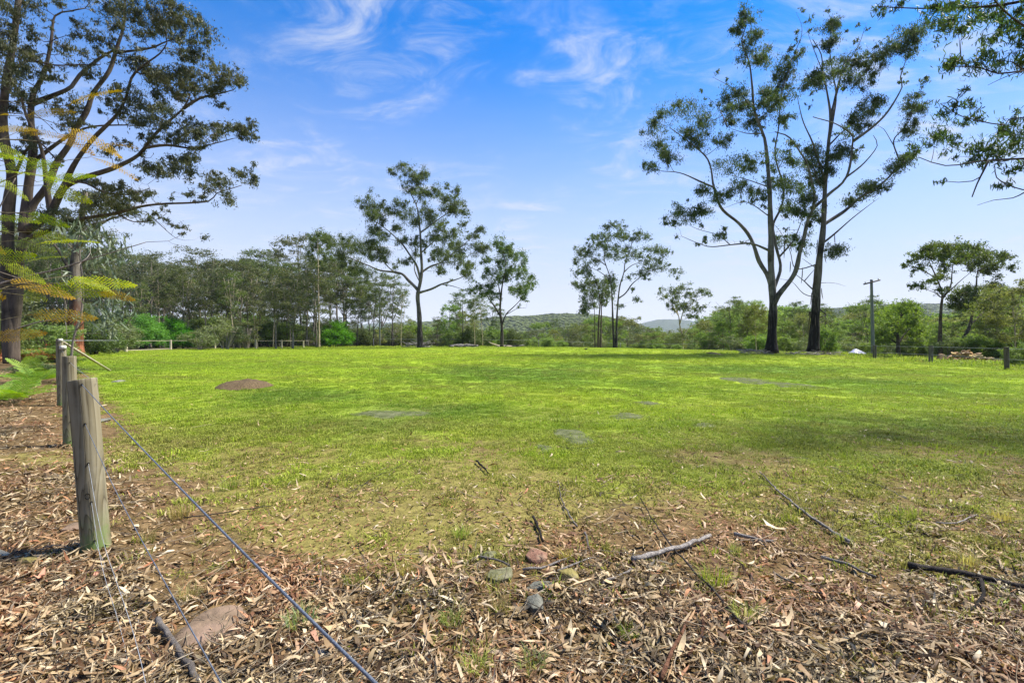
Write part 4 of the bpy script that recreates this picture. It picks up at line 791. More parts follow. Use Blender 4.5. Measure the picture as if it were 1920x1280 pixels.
# left margin beyond the near fence
t = Tree(foot(142, 34), 41, 34.)
t.plimb([(142, 672), (141, 620), (142, 560), (140, 500), (150, 430), (160, 360)], 14.5, 4, 10, PXI, 0, False, wob=.0, flare=.15)
t.plimb([(141, 520), (110, 470), (70, 430)], 4, 1, 7, PXI); t.plimb([(145, 470), (190, 420), (240, 400)], 4, 1, 7, PXI)
t.pclumps([(80, 420, 26, 14), (120, 400, 26, 14), (200, 400, 26, 14), (240, 395, 26, 14), (160, 370, 30, 16), (60, 460, 22, 12), (200, 440, 22, 12), (280, 410, 14, 8)], PXI, 1.0, .9, .2, .06)
t.finish('stringybark_tree', 'stringy red barked trunk standing behind the nearest fence posts', 'tree', BK['red'], LM['gum_grey'])
for X, d, hh, k, lb in ((-40, 26, 3.2, 'under0', 'dark leafy shrub at the foot of the huge gum'), (95, 30, 2.4, 'green', 'bright leafy shrub behind the red flushed bush'), (60, 34, 3.4, 'under1', 'shadowy shrub deep behind the huge gum'), (175, 38, 3.0, 'under0', 'leafy dark shrub right of the stringy red trunk'), (215, 44, 3.2, 'under2', 'pale leafy shrub between the red trunk and bright bushes'), (10, 40, 5, 'under1', 'tall shadowy shrub at the photo edge behind the huge gum'), (120, 42, 4.5, 'under0', 'tall shadowy shrub behind the stringy red trunk'), (190, 52, 5, 'under1', 'tall dark shrub left of the bright bushes')):
    bush(k, X, d, hh, {'under0': 3.4, 'under1': 4.2, 'under2': 2.6, 'green': 3.0}[k], lb, 1.2)

# ================================================================== FENCES
def postmat():
    m, nt, b, out = newmat('weathered_post_timber'); v = coords(nt, 'Object', (9, 9, .55)); vo = coords(nt, 'Object', (1, 1, 1))
    fld_ = noise(nt, coords(nt, 'Object', (5, 5, .75)), 1.0, 2, .45, .35)      # grain: contour lines of a stretched field
    ring = mth(nt, 'FRACT', mth(nt, 'MULTIPLY', fld_, 15.0))
    c = ramp(nt, ring, [(.0, (.07, .055, .03)), (.1, (.135, .115, .066)), (.45, (.185, .16, .098)), (.9, (.215, .19, .125)), (1, (.14, .12, .07))])
    c = mixc(nt, mrange(nt, noise(nt, v, 2.5, 7, .7), .5, .72, 0, .6), c, (.07, .064, .048))
    c = mixc(nt, mrange(nt, noise(nt, vo, 5, 4), .48, .7, 0, .35), c, (.24, .225, .165))
    sp = nt.nodes.new('ShaderNodeSeparateXYZ'); nt.links.new(vo, sp.inputs[0])
    c = mixc(nt, mth(nt, 'MULTIPLY', mrange(nt, sp.outputs[2], .02, .32, 1, 0), mrange(nt, noise(nt, vo, 9, 4), .35, .6)), c, (.12, .17, .05))
    nt.links.new(c, b.inputs['Base Color']); b.inputs['Roughness'].default_value = .88; b.inputs['Specular IOR Level'].default_value = .2
    bump(nt, b, mth(nt, 'ADD', noise(nt, v, 4, 6, .7), mth(nt, 'MULTIPLY', ring, .25)), .4, .004); return m
POST = postmat()
OLDPOST = surfmat('old_dark_post_timber', [(.3, (.035, .03, .026)), (.7, (.13, .115, .1))], 5, (3, 3, .5), bs=.8, bd=.02, objvar=.15)
PALEPOST = surfmat('pale_post_timber', [(.3, (.28, .24, .17)), (.7, (.46, .41, .3))], 5, (3, 3, .5), bs=.6, bd=.01)
HOLE = surfmat('dark_hole', [(.3, (.004, .004, .003)), (.7, (.012, .01, .008))])
WIRE = surfmat('galvanised_wire', [(.3, (.16, .17, .18)), (.7, (.32, .34, .36))], 30, rough=.5, spec=.5)
CABLE = surfmat('blue_grey_cable', [(.3, (.06, .072, .095)), (.7, (.11, .13, .165))], 60, rough=.45, spec=.5)
def post_mesh(rad, h, seed, k=20, rough=.018, slant=.0, sink=.25):
    g = np.random.default_rng(seed); zs = np.r_[-sink, 0, np.linspace(.08, h - .02, 9), h - .006, h]; n = len(zs); a = np.arange(k) / k * 2 * np.pi
    R = rad * (1 + rough * np.sin(a[None] * 2 + zs[:, None] * 1.5) + rough * .4 * g.normal(0, 1, (1, k))) * np.ones((n, 1)); R[-1] *= .965; R[:2] *= 1.03
    V = np.stack([R * np.cos(a), R * np.sin(a), np.broadcast_to(zs[:, None], (n, k)).copy()], -1); V[-2:, :, 2] += slant * V[-2:, :, 0]
    c = np.array([[0, 0, h + .0]]); i = np.arange(n * k).reshape(n, k)
    mb = MB(); mb.add(np.vstack([V.reshape(-1, 3), c]), [np.stack([i[:-1], np.roll(i[:-1], -1, 1), np.roll(i[1:], -1, 1), i[1:]], -1).reshape(-1, 4), np.stack([i[-1], np.roll(i[-1], -1), np.full(k, n * k)], -1)])
    return mb
def post(x, y, rad, h, mat, label, group, lean=(0, 0), seed=1, holes=(), slant=0, name='fence_post'):
    o = empty(name, (x, y, Hs(x, y)), label, 'fence post', group); o.rotation_euler = (lean[0], lean[1], 0)
    pb = post_mesh(rad, h, seed, slant=slant).build('timber', mat, o)
    return o, pb
NEARPOST = [(-3.0, 3.49), (-6.3, 6.9), (-9.58, 10.3), (-12.8, 13.7)]
WZ = (1.18, .90, .62, .345, .07)
labs = ['nearest thick weathered round post with wires threaded through it', 'second round fence post directly behind the nearest thick post', 'third round post along the near fence with a white cap block', 'fourth round post along the near fence with a white cap block']
near_posts = []
for i, ((x, y), lb) in enumerate(zip(NEARPOST, labs)):
    o, pb = post(x, y, 0.083 if i == 0 else .08, 1.215 if i == 0 else 1.27, POST, lb, 'posts of the near wire fence', ((.0, -.082) if i == 0 else (0, -.012)), 5 + i, slant=.10 if i == 0 else 0)
    near_posts.append(o)
    dirc = np.array((.62, -.785)) if i == 0 else np.array((.69, -.72))
    if i < 2:
        for z in WZ:
            hb = MB(); c = np.array((dirc[0] * .08, dirc[1] * .08, z)) * np.array((1.02, 1.02, 1)); nrm = np.array((*dirc, 0))
            hb.add(*tubes(np.array([[c - nrm * .02, c + nrm * .004]]), np.array([[.007, .007]]), 8)); hb.build('wire_hole', HOLE, pb)
    if i == 0:      # knot ring and drying cracks
        kb = MB(); aa = np.linspace(0, 2 * np.pi, 17); th = math.atan2(-.9, .42) ; kk = []
        for q in aa:
            ang = th + .16 * math.cos(q); kk.append((math.cos(ang) * .0845, math.sin(ang) * .0845, .39 + .02 * math.sin(q)))
        kb.add(*tubes(np.array(kk)[None], np.full((1, 17), .0022), 5, False)); kb.build('knot', HOLE, pb)
        for ang, z0, z1 in ((-1.05, .55, 1.25), (-.95, .05, .5), (-1.9, .1, .75), (-2.2, .7, 1.2)):
            cb = MB(); zz_ = np.linspace(z0, z1, 9); an = ang + .03 * np.sin(zz_ * 9); cb.add(*tubes(np.stack([np.cos(an) * .0836, np.sin(an) * .0836, zz_], -1)[None], np.r_[.0004, np.full(7, .0014), .0004][None], 5)); cb.build('drying_crack', HOLE, pb)
CAP = surfmat('white_insulator', [(.3, (.4, .38, .33)), (.7, (.52, .5, .45))])
def boxv(sx, sy, sz, bev=.15):
    bm = bmesh.new(); bmesh.ops.create_cube(bm, size=1); bmesh.ops.scale(bm, vec=(sx, sy, sz), verts=bm.verts)
    if bev: bmesh.ops.bevel(bm, geom=bm.edges, offset=min(sx, sy, sz) * bev, segments=2, affect='EDGES')
    V = np.array([v.co[:] for v in bm.verts]); Fs = [np.array([[v.index for v in f.verts]]) for f in bm.faces]; bm.free(); return V, Fs
for o, dx in ((near_posts[2], .06), (near_posts[3], .05)):
    mb = MB(); V, Fs = boxv(.1, .09, .09); mb.add(V + [dx, -.03, 1.23], Fs); mb.build('insulator', CAP, o)
# the post the wires run to, beside the photographer
post(1.85, -1.45, .105, 1.25, POST, 'round post behind the viewer where the near wires end', 'posts of the near wire fence', seed=12)
def wire(pts, rad, mat, label, group, step=.12, name='fence_wire', k=6):
    q = spline(np.array(pts), step); mb = MB(); mb.add(*tubes(q[None], np.full((1, len(q)), rad), k)); return tag(mb.build(name, mat), label, 'wire', group)
p1 = np.array((-3.0, 3.49)); h1 = Hs(*p1)
for i, (z, (cx, cy, cz), lb) in enumerate(zip(WZ, ((-.161, .572, 1.096), (-.64, 1.065, .748), (-1.40, 1.847, .2), (-1.755, 2.21, .03), (-1.72, 2.3, .022)),
        ('topmost taut blue grey cable running down the frame from the nearest post', 'second wire below the topmost cable, sagging from the nearest post', 'third slack wire dropping from the nearest post', 'fourth slack wire lying on the leaves beside the third', 'lowest wire leaving the foot of the nearest post'))):
    st = np.array((-3.0 - .082 * z + .053, 3.49 - .067, h1 + z)); ce = np.array((cx, cy, cz)); en = np.array((1.85, -1.40, .02 + (1.15 if i == 0 else .7 if i == 1 else .1)))
    if i < 2: pts = [st, .5 * (st + ce) + np.array((0, 0, -.01 - .03 * i)), ce, .6 * ce + .4 * en, en]
    else:
        m1 = st * .62 + ce * .38; m1[2] = st[2] + (ce[2] - st[2]) * (.55 + .05 * i)
        g1 = np.array((ce[0] * .4 + .1, ce[1] * .4, .03)); pts = [st, m1, ce, g1, en]
    wire(pts, .0024 if i == 0 else (.0018 if i == 1 else .0013), CABLE if i < 2 else WIRE, lb, 'wires of the near fence', .08)
FARL = [(236, 49.5), (320, 60), (403, 66), (480, 68.5), (528, 73), (569, 78), (609, 84)]
zs_ = [np.array((p[0], p[1], Hs(*p))) for p in NEARPOST]
for i, z in enumerate(WZ[:4]):
    wire([q + np.array((0, 0, z)) for q in zs_], .0016, WIRE, '%s strand strung between the near fence posts going away' % ('top', 'second', 'third', 'fourth')[i], 'strands along the near fence', 1.0)
fp = []
for i, (X, d) in enumerate(FARL):
    x = (X - 960) / F * d; o, pb = post(x, d, .12 if i else .15, 1.22 if i < 5 else 1.15, PALEPOST, 'pale timber post, %s from the stringy red trunk along the far left fence' % ('first', 'second', 'third', 'fourth', 'fifth', 'sixth', 'seventh')[i], 'posts of the far left fence', (0, r.uniform(-.02, .02)), 30 + i)
    fp.append(np.array((x, d, Hs(x, d))))
def rail(a, b, rad, mat, label, cat, name, k=8):
    q = np.linspace(a, b, 6); mb = MB(); mb.add(*tubes(q[None], np.full((1, 6), rad), k)); return tag(mb.build(name, mat), label, cat)
wire([zs_[3] + (0, 0, 1.22), fp[0] + (0, 0, 1.15)], .012, WIRE, 'long pale top wire from the near fence to the far left fence', None, 2)
for i, (a, b) in enumerate(((0, 1), (1, 2), (3, 4), (4, 5), (5, 6))):
    rail(fp[a] + (0, 0, 1.1), fp[b] + (0, 0, 1.1), .022, PALEPOST, 'thin pale top rail, %s span of the far left fence' % ('first', 'second', 'third', 'fourth', 'fifth')[i], 'rail', 'fence_rail')
rail(fp[0] + (0, 0, .12), fp[1] + (0, 0, .12), .03, PALEPOST, 'low pale rail lying along the first span of the far fence', 'rail', 'fence_rail')
# plank leaning from the near fence to the ground
a = px(118, 641, 15.5); b = px(206, 661, 18.5); b[2] = Hs(b[0], b[1]) + .03
V, Fs = boxv(1, .08, .04, .1); L = np.linalg.norm(b - a); o = MB().add(V * [L, 1, 1], Fs).build('fallen_rail', PALEPOST)
o.location = .5 * (a + b); o.rotation_euler = Vector(b - a).to_track_quat('X', 'Z').to_euler(); tag(o, 'pale timber rail sloping to the ground behind the near posts', 'rail')
# right fence
FARR = [(1888, 25.5, .11, 1.2), (1745, 34.5, .13, 1.2), (1640, 41.5, .14, 1.18), (1565, 56, .15, 1.2)]
rp = []
for i, (X, d, rad, h) in enumerate(FARR):
    x = (X - 960) / F * d
    post(x, d, rad, h, OLDPOST, 'dark weathered post %s' % ('at the right edge of the photo', 'left of the rock pile', 'beside the utility pole', 'right of the twin gums')[i], 'posts of the right fence', (0, (-.03, .02, -.01, .0)[i]), 50 + i); rp.append(np.array((x, d, Hs(x, d))))
x = 33.; rp.insert(0, np.array((24.5, 17., Hs(24.5, 17.))))
for j, z in enumerate((1.1, .55)): wire([q + np.array((0, 0, z)) for q in rp], .007, WIRE, '%s wire of the fence passing before the rock pile' % ('upper', 'lower')[j], 'wires of the right fence', 3, k=4)
STEEL = surfmat('steel_star_post', [(.3, (.1, .1, .1)), (.7, (.2, .2, .2))], rough=.7)
cp = []
for i, X in enumerate((700, 880, 1010, 1163, 1330)):
    d = 84 if X < 1200 else 74; x = (X - 960) / F * d; z = Hs(x, d); mb = MB(); mb.add(*tubes(np.array([[(0, 0, -.2), (0, 0, 1.5)]]), np.array([[.06, .06]]), 5)); cp.append(np.array((x, d, z)))
    tag(mb.build('steel_post', STEEL, loc=(x, d, z)), 'slim grey steel post %s' % ('behind the heap of grey branches', 'behind the long log', 'under the long ridge', 'at the foot of the crest gums', 'on the slope left of the twin gums')[i], 'fence post', 'steel posts along the crest')
wire([q + np.array((0, 0, 1.35)) for q in cp], .014, WIRE, 'faint wire strung along the crest between slim steel posts', None, 4, k=4)

# ================================================================== POLES, TARP, ROCK PILE, LOGS, BIRD
POLE = surfmat('grey_green_pole_timber', [(.3, (.1, .115, .105)), (.7, (.2, .215, .195))], 3, (3, 3, .3), bs=.5, bd=.01)
d = 48.; x = (1637 - 960) / F * d; z = Hs(x, d); o = empty('utility_pole', (x, d, z), 'grey green timber utility pole with a tilted crossarm', 'pole'); o.rotation_euler = (0, -.022, 0)
top = EYE + (640 - 524) / F * d - z
q = np.linspace((0, 0, -.3), (0, 0, top), 8); MB().add(*tubes(q[None], np.linspace(.175, .115, 8)[None], 14)).build('shaft', POLE, o)
V, Fs = boxv(2.25, .1, .13, .12); ca = MB().add(V, Fs).build('crossarm', OLDPOST, o); ca.location = (-.1, -.2, top - .28); ca.rotation_euler = (0, -.2, .3)
for sx in (-.9, .1, .9):
    mb = MB(); mb.add(*tubes(np.array([[(sx, 0, .05), (sx, 0, .12), (sx, 0, .2)]]), np.array([[.02, .05, .03]]), 8)); mb.build('insulator', OLDPOST, ca)
bb = MB(); bb.add(*tubes(np.array([[(-.75, -.2, top - .5), (0, -.16, top - 1.1)]]), np.array([[.025, .025]]), 6))
d = 86.; x = (712 - 960) / F * d; z = Hs(x, d); hh = EYE + (640 - 556) / F * d - z
o = empty('slim_pole', (x, d, z), 'slim straight grey pole left of the broad middle gum', 'pole'); MB().add(*tubes(np.linspace((0, 0, -.3), (0, 0, hh), 6)[None], np.linspace(.15, .1, 6)[None], 10)).build('shaft', POLE, o)
V, Fs = boxv(.24, .24, .08); MB().add(V + [0, 0, hh + .03], Fs).build('cap', OLDPOST, o)
# tarp
d = 50.; c = ground_at(1602, 668); x = (1602 - 960) / F * d; z = Hs(x, d)
n = 26; uu, vv = np.meshgrid(np.linspace(-1, 1, n), np.linspace(-1, 1, n)); tz = .03 + .4 * np.exp(-((uu - .25) / .42) ** 2 - (vv / .6) ** 2) + .22 * np.exp(-((uu + .1) / .3) ** 2 - (vv / .5) ** 2) + .05 * np.sin(uu * 11 + vv * 7) * np.exp(-uu ** 2) + .03 * np.sin(vv * 17 + uu * 4)
edge = 1 + .12 * np.sin(uu * 5 + vv * 3); i_ = np.arange(n * n).reshape(n, n)
tv = np.stack([uu * 1.3 * edge, vv * .9 * edge, np.maximum(tz, .02)], -1)
mb = MB(); ff = np.stack([i_[:-1, :-1], i_[:-1, 1:], i_[1:, 1:], i_[1:, :-1]], -1).reshape(-1, 4); mb.add(tv, ff)
TARP = surfmat('pale_lavender_tarp', [(.3, (.4, .4, .58)), (.7, (.52, .52, .7))], 2, rough=.5, bs=.3, bd=.03, spec=.4)
tp = mb.build('tarpaulin', TARP, loc=(x, d, z + .01)); md = tp.modifiers.new('thick', 'SOLIDIFY'); md.thickness = .015; md.offset = 1
tag(tp, 'crumpled pale lavender tarpaulin lying near the utility pole', 'tarpaulin')
# rocks
def hull(seed, sx, sy, sz, n=16):
    g = np.random.default_rng(seed); p = unit(g.normal(0, 1, (n, 3))) * g.uniform(.8, 1.05, (n, 1)); p = np.sign(p) * np.abs(p) ** .75 * [sx, sy, sz]
    bm = bmesh.new(); [bm.verts.new(q) for q in p]; res = bmesh.ops.convex_hull(bm, input=bm.verts)
    bmesh.ops.delete(bm, geom=[e for e in res['geom_interior'] if isinstance(e, bmesh.types.BMVert)], context='VERTS')
    bmesh.ops.bevel(bm, geom=bm.edges, offset=.05 * min(sx, sy, sz), segments=1, affect='EDGES')
    me = bpy.data.meshes.new('rock'); bm.to_mesh(me); bm.free(); return me
SAND = surfmat('sandstone', [(.25, (.13, .085, .034)), (.5, (.29, .2, .09)), (.75, (.44, .33, .17))], 3.5, bs=.8, bd=.03, objvar=.22)
RK = [hull(60 + i, .33, .24, .11 + .03 * (i % 3)) for i in range(8)]
for m_ in RK: m_.materials.append(SAND)
d = 37.5; x0 = (1812 - 960) / F * d; hp = empty('rock_pile', (x0, d, Hs(x0, d)), 'heap of tan sandstone rocks behind the right fence', 'rock pile'); g = np.random.default_rng(9)
def pile_h(u): return 1.02 * max(0, 1 - abs(u + .3) / (1.75 if u < -.3 else 2.75)) ** .8
n = 0
for lay in range(6):
    for k in range(64):
        u = g.uniform(-2.35, 2.75); v = g.uniform(-.9, .9); hz = pile_h(u) * (1 - abs(v) / 1.2); zz_ = lay * .19 + .06
        if zz_ > hz + .05 or (lay < 4 and zz_ < hz - .42 and v > -.2): continue
        o = mobj('rock', RK[n % 8], hp, (u, v * .95, zz_ + g.uniform(-.03, .03))); o.rotation_euler = (g.normal(0, .3), g.normal(0, .3), g.uniform(0, 6.28)); sc_ = g.uniform(.45, 1.0); o.scale = (sc_, sc_, sc_ * g.uniform(.8, 1.2)); n += 1
o = mobj('rock', RK[2], hp, (-2.15, -.2, .3)); o.scale = (1.1, 1.2, 2.0)
# logs and branch heaps on the crest
LOG = barkmat('bleached_log', (.08, .072, .066), (.27, .25, .235), scale=3)
def heap(X0, X1, d, hmax, nb, seed, label, name='branch_heap', lmin=1.5, lmax=4.5, flat=.3, rmax=.14, mat=None, dep=1.2):
    g = np.random.default_rng(seed); xc = ((X0 + X1) / 2 - 960) / F * d; w = (X1 - X0) / F * d; root = empty(name, (xc, d, Hs(xc, d)), label, 'branch heap')
    for k in range(nb):
        L = g.uniform(lmin, min(lmax, w * .9)); a = g.normal(0, .55) + (math.pi if g.random() < .5 else 0); c = np.array((g.uniform(-.5, .5) * max(.2, w - L), g.normal(0, dep * .4), g.uniform(.05, .75) * hmax))
        rr = g.uniform(.25, 1) * rmax; c[2] = max(c[2], rr); pt = g.normal(0, flat * .5); dr = np.array((math.cos(a), math.sin(a) * .6, pt * min(1, hmax / L * 2)))
        q = c + np.linspace(-.5, .5, 7)[:, None] * L * dr + g.normal(0, .025 * L, (7, 3)); q[:, 2] = np.maximum(q[:, 2], .04) + Hs(xc, d) * 0
        mb = MB(); mb.add(*tubes(q[None], np.linspace(rr, rr * .35, 7)[None], 7)); mb.build('branch', mat or LOG, root)
    return root
heap(752, 818, 76, .95, 17, 3, 'tangled heap of grey dead branches below the broad middle gum', flat=.7)
heap(824, 912, 77, .42, 8, 5, 'long low row of grey logs right of the branch heap', 'log_row', 2.5, 5, .05, .24, None, .5)
hp = heap(914, 985, 77, .3, 7, 6, 'thin pale fallen trunk with a raised broken end', 'fallen_tree', 2.5, 5, .1, .12, None, .5)
mb = MB(); mb.add(*tubes(np.array([[(-2.9, 0, .9), (-2.3, 0, .55), (-1.2, .1, .22), (1.0, .1, .16)]]), np.array([[.06, .12, .14, .12]]), 8)); mb.build('branch', BK['pale'], hp)
heap(1380, 1452, 43, .5, 26, 7, 'litter of fallen sticks and bark around the left twin gum', 'stick_litter', .8, 3, .25, .05, BK['stick'], 1.6)
heap(1455, 1570, 43.5, .45, 30, 8, 'litter of fallen sticks and bark around the right twin gum', 'stick_litter', .8, 3, .25, .05, BK['stick'], 1.8)
# bird
BIRD = surfmat('black_feathers', [(.3, (.006, .006, .007)), (.7, (.02, .02, .022))], 20, rough=.5)
x, d = (1099 - 960) / F * 52, 52.; bd_ = empty('bird', (x, d, Hs(x, d)), 'small black bird standing on the grass near the crest', 'bird', rz=.3)
mb = MB(); mb.add(*tubes(np.array([[(.27, 0, .22), (.2, 0, .215), (.17, 0, .22), (.12, 0, .215), (.07, 0, .18), (0, 0, .14), (-.09, 0, .125), (-.15, 0, .14), (-.28, 0, .17)]]), np.array([[.004, .012, .035, .042, .05, .075, .06, .03, .02]]), 10)); body = mb.build('body', BIRD, bd_)
for sy in (-.03, .03):
    mb = MB(); mb.add(*tubes(np.array([[(0, sy, .1), (-.01, sy, .05), (.01, sy, 0), (.05, sy, .0)]]), np.full((1, 4), .006), 5)); mb.build('leg', BIRD, bd_)

# ================================================================== ROCK SLABS, MOUND, STONES, STICKS
def dome(w, l, h, seed, n=22, k=40, irr=.22, rough=.2):
    """low irregular dome, its rim sunk in the ground"""
    g = np.random.default_rng(seed); a = np.arange(k) / k * 2 * np.pi; rim = 1 + irr * sum(g.normal(0, 1) / m * np.cos(m * a + g.uniform(0, 6.28)) for m in range(2, 7)) * .6
    t_ = np.linspace(0, 1, n)[1:]; x_ = t_[:, None] * rim * np.cos(a) * w / 2; y_ = t_[:, None] * rim * np.sin(a) * l / 2
    z_ = h * (1 - t_[:, None] ** 3.2) * (1 + rough * (snoise(x_, y_, w * .16, seed % 8) + .5 * snoise(x_, y_, w * .05, (seed + 2) % 8)) * .35) - .02 * t_[:, None] ** 6
    i = np.arange((n - 1) * k).reshape(n - 1, k) + 1
    V = np.vstack([[(0, 0, h)], np.stack([x_, y_, z_], -1).reshape(-1, 3)])
    return MB().add(V, [np.stack([np.zeros(k, int), i[0], np.roll(i[0], -1)], -1), np.stack([i[:-1], i[1:], np.roll(i[1:], -1, 1), np.roll(i[:-1], -1, 1)], -1).reshape(-1, 4)])
LICHEN = surfmat('lichen_rock', [(.3, (.04, .048, .02)), (.5, (.085, .095, .042)), (.72, (.16, .165, .09))], 4, spec=.03, bs=.9, bd=.03, bscale=14, detail=9)
SOILM = surfmat('granular_soil', [(.3, (.055, .036, .017)), (.55, (.12, .082, .04)), (.75, (.21, .15, .08))], 22, bs=1, bd=.05, bscale=40, detail=8)
KEEPOUT = []
def clear_of(x, y):
    ok = np.ones(len(x), bool)
    for cx, cy, a, b in KEEPOUT: ok &= ((x - cx) / a) ** 2 + ((y - cy) / b) ** 2 > 1
    return ok
def slab(X0, X1, Y0, Y1, h, seed, label, mat=LICHEN, name='rock_slab', cat='rock', irr=.5, rough=.5):
    a, b = ground_at((X0 + X1) / 2, Y0), ground_at((X0 + X1) / 2, Y1); c = .5 * (a + b); w = (X1 - X0) / F * c[1]; l = max(.15, abs(a[1] - b[1]))
    KEEPOUT.append((c[0], c[1], w * .5, l * .5))
    o = dome(w, l, h, seed, irr=irr, rough=rough).build(name, mat); o.location = (c[0], c[1], Hs(c[0], c[1]) - .004); return tag(o, label, cat)
slab(408, 505, 716, 733, .16, 3, 'brown granular soil mound in the sunlit grass', SOILM, 'soil_mound', 'soil mound', .16, .7)
slab(625, 800, 762, 788, .022, 4, 'wide grey green rock slab showing through the grass in front of the soil mound')
slab(1035, 1112, 806, 836, .022, 5, 'flat lichen covered rock in the grass at the middle of the paddock')
slab(1000, 1045, 832, 850, .02, 6, 'small low rock just in front of the flat lichen covered rock')
slab(1345, 1450, 706, 722, .02, 7, 'pale flat rock streak in the grass, left of a pair'); slab(1435, 1545, 714, 732, .02, 8, 'pale flat rock streak in the grass, right of a pair')
slab(1140, 1215, 772, 788, .02, 9, 'narrow dark rock peeping from the turf'); slab(1295, 1350, 792, 803, .02, 10, 'narrow grey rock peeping from the turf, furthest to the right'); slab(1180, 1245, 750, 760, .02, 14, 'thin grey rock sliver farther up the turf')
PINK = surfmat('pinkish_sandstone', [(.25, (.07, .048, .03)), (.5, (.165, .115, .075)), (.75, (.25, .165, .12))], 5, bs=.8, bd=.02, bscale=16, detail=8)
REDS = surfmat('red_sandstone', [(.3, (.1, .065, .04)), (.5, (.2, .1, .065)), (.7, (.27, .2, .13))], 14, bs=.8, bd=.02)
MOSS = surfmat('mossy_stone', [(.3, (.07, .075, .03)), (.5, (.14, .135, .07)), (.75, (.22, .2, .13))], 14, bs=.8, bd=.02)
GREYS = surfmat('grey_stone', [(.3, (.07, .072, .055)), (.7, (.19, .185, .15))], 14, bs=.8, bd=.02)
YELS = surfmat('yellow_mossy_stone', [(.3, (.1, .085, .035)), (.5, (.2, .165, .05)), (.7, (.26, .22, .1))], 14, bs=.8, bd=.02)
def stone(X, Y, wpx, hpx, mat, seed, label, hz=.05):
    c = ground_at(X, Y); w = wpx / F * c[1]; l = max(.07, hpx / F * c[1] * c[1] / EYE * .55)
    KEEPOUT.append((c[0], c[1], w * .5, l * .5))
    me = hull(seed, w / 2, l / 2, hz, 18); me.materials.append(mat); o = mobj('stone', me, None, (c[0], c[1], c[2] + hz * .12)); o.rotation_euler = (.06, -.05, (seed * 1.7) % .6 - .3)
    return tag(o, label, 'stone')
slab(335, 462, 1128, 1225, .045, 11, 'large flat pinkish brown stone among leaves below the wires', PINK, 'flat_stone', 'stone', .2, .3)
stone(1007, 1046, 48, 46, REDS, 71, 'red and buff stone in the leaf litter', .05); stone(940, 1082, 66, 42, MOSS, 72, 'broad mossy stone left of the red stone', .04); stone(1005, 1138, 44, 50, GREYS, 73, 'grey block shaped stone nearest the viewer', .055)
stone(1064, 1082, 46, 36, YELS, 74, 'yellow mossy stone under a twig', .045); stone(918, 1044, 40, 22, MOSS, 75, 'small mossy stone behind the broad mossy stone', .03); stone(1015, 1104, 70, 30, GREYS, 76, 'low dark grey stone between the red and block shaped stones', .035)
stone(50, 1054, 52, 22, YELS, 77, 'yellowish stone half buried left of the nearest post', .03); stone(136, 992, 36, 26, PINK, 78, 'orange brown stone behind the nearest post', .04); stone(188, 790, 30, 14, GREYS, 79, 'pale stone in grass beside the second post', .04)
stone(222, 716, 20, 7, GREYS, 80, 'small pale stone in the bright grass beyond the nearest post', .05); stone(1340, 664, 10, 5, SAND, 81, 'tiny pale stone on the slope left of the twin gums', .15)
DARKST = barkmat('dark_stick_bark', (.025, .02, .017), (.09, .075, .065), scale=9); REDST = barkmat('red_stick_bark', (.1, .045, .025), (.24, .12, .07), scale=9); BLEACH = barkmat('bleached_stick', (.2, .175, .15), (.44, .4, .36), scale=9)
def stick(pts, r0, r1, mat, label, lift=.022, name='fallen_stick', forks=()):
    def path(ps, ra, rb):
        q = np.array([ground_at(*p) for p in ps]); q = spline(q, .06); q[:, 2] = H(q[:, 0], q[:, 1]) + lift + max(ra, rb) * .8
        n = len(q); g = np.random.default_rng(int(ps[0][0])); q[1:-1] += g.normal(0, .0035, (n - 2, 3)); R = np.linspace(ra, rb, n) * (1 + .1 * g.normal(0, 1, n)); return q, R
    root = empty(name, (0, 0, 0), label, 'stick'); q, R = path(pts, r0, r1); root.location = q[0]
    MB().add(*tubes((q - q[0])[None], R[None], 8)).build('shaft', mat, root)
    for f in forks:
        q2, R2 = path(f, r1 * .9 + .001, r1 * .4); MB().add(*tubes((q2 - q[0])[None], R2[None], 6)).build('side_twig', mat, root)
stick([(1425, 890), (1470, 935), (1530, 982), (1595, 1025)], .006, .013, BK['stick'], 'long straight grey stick with a reddish near end on the right turf')
stick([(1186, 1058), (1235, 1045), (1290, 1030), (1332, 1012)], .02, .012, BLEACH, 'thick bleached branch crossed by a thin dark stick')
stick([(1200, 940), (1230, 992), (1262, 1036), (1325, 1105), (1400, 1195)], .004, .008, DARKST, 'long thin dark stick lying over the bleached branch', .035)
stick([(1705, 1070), (1770, 1080), (1840, 1093), (1930, 1112)], .022, .014, DARKST, 'thick blackened branch at the right edge with a pale forked twig', forks=[[(1838, 1092), (1846, 1125), (1830, 1142), (1812, 1158)]])
stick([(296, 1172), (318, 1205), (345, 1248), (372, 1290)], .015, .014, BK['stick'], 'thick short grey stick at the bottom beneath the wires')
stick([(1800, 1190), (1860, 1222), (1940, 1262)], .008, .012, REDST, 'reddish brown stick in the bottom right corner')
stick([(1376, 1008), (1410, 1016), (1450, 1022)], .014, .01, BLEACH, 'flat grey bark strip right of the bleached branch'); stick([(1540, 1052), (1590, 1068), (1642, 1090)], .012, .007, BLEACH, 'pale split stick in the leaf litter left of the blackened branch')
stick([(1046, 905), (1055, 945), (1082, 992)], .004, .007, BK['stick'], 'thin crooked grey stick in the middle turf'); stick([(1096, 1005), (1105, 1037)], .008, .006, BK['stick'], 'short stub of grey stick below the crooked stick')
stick([(1000, 975), (1010, 1000), (1018, 1022)], .012, .009, DARKST, 'dark crooked root like stick above the red stone'); stick([(1240, 1284), (1262, 1230), (1290, 1168)], .011, .007, REDST, 'brown stick leaning up from the bottom edge')
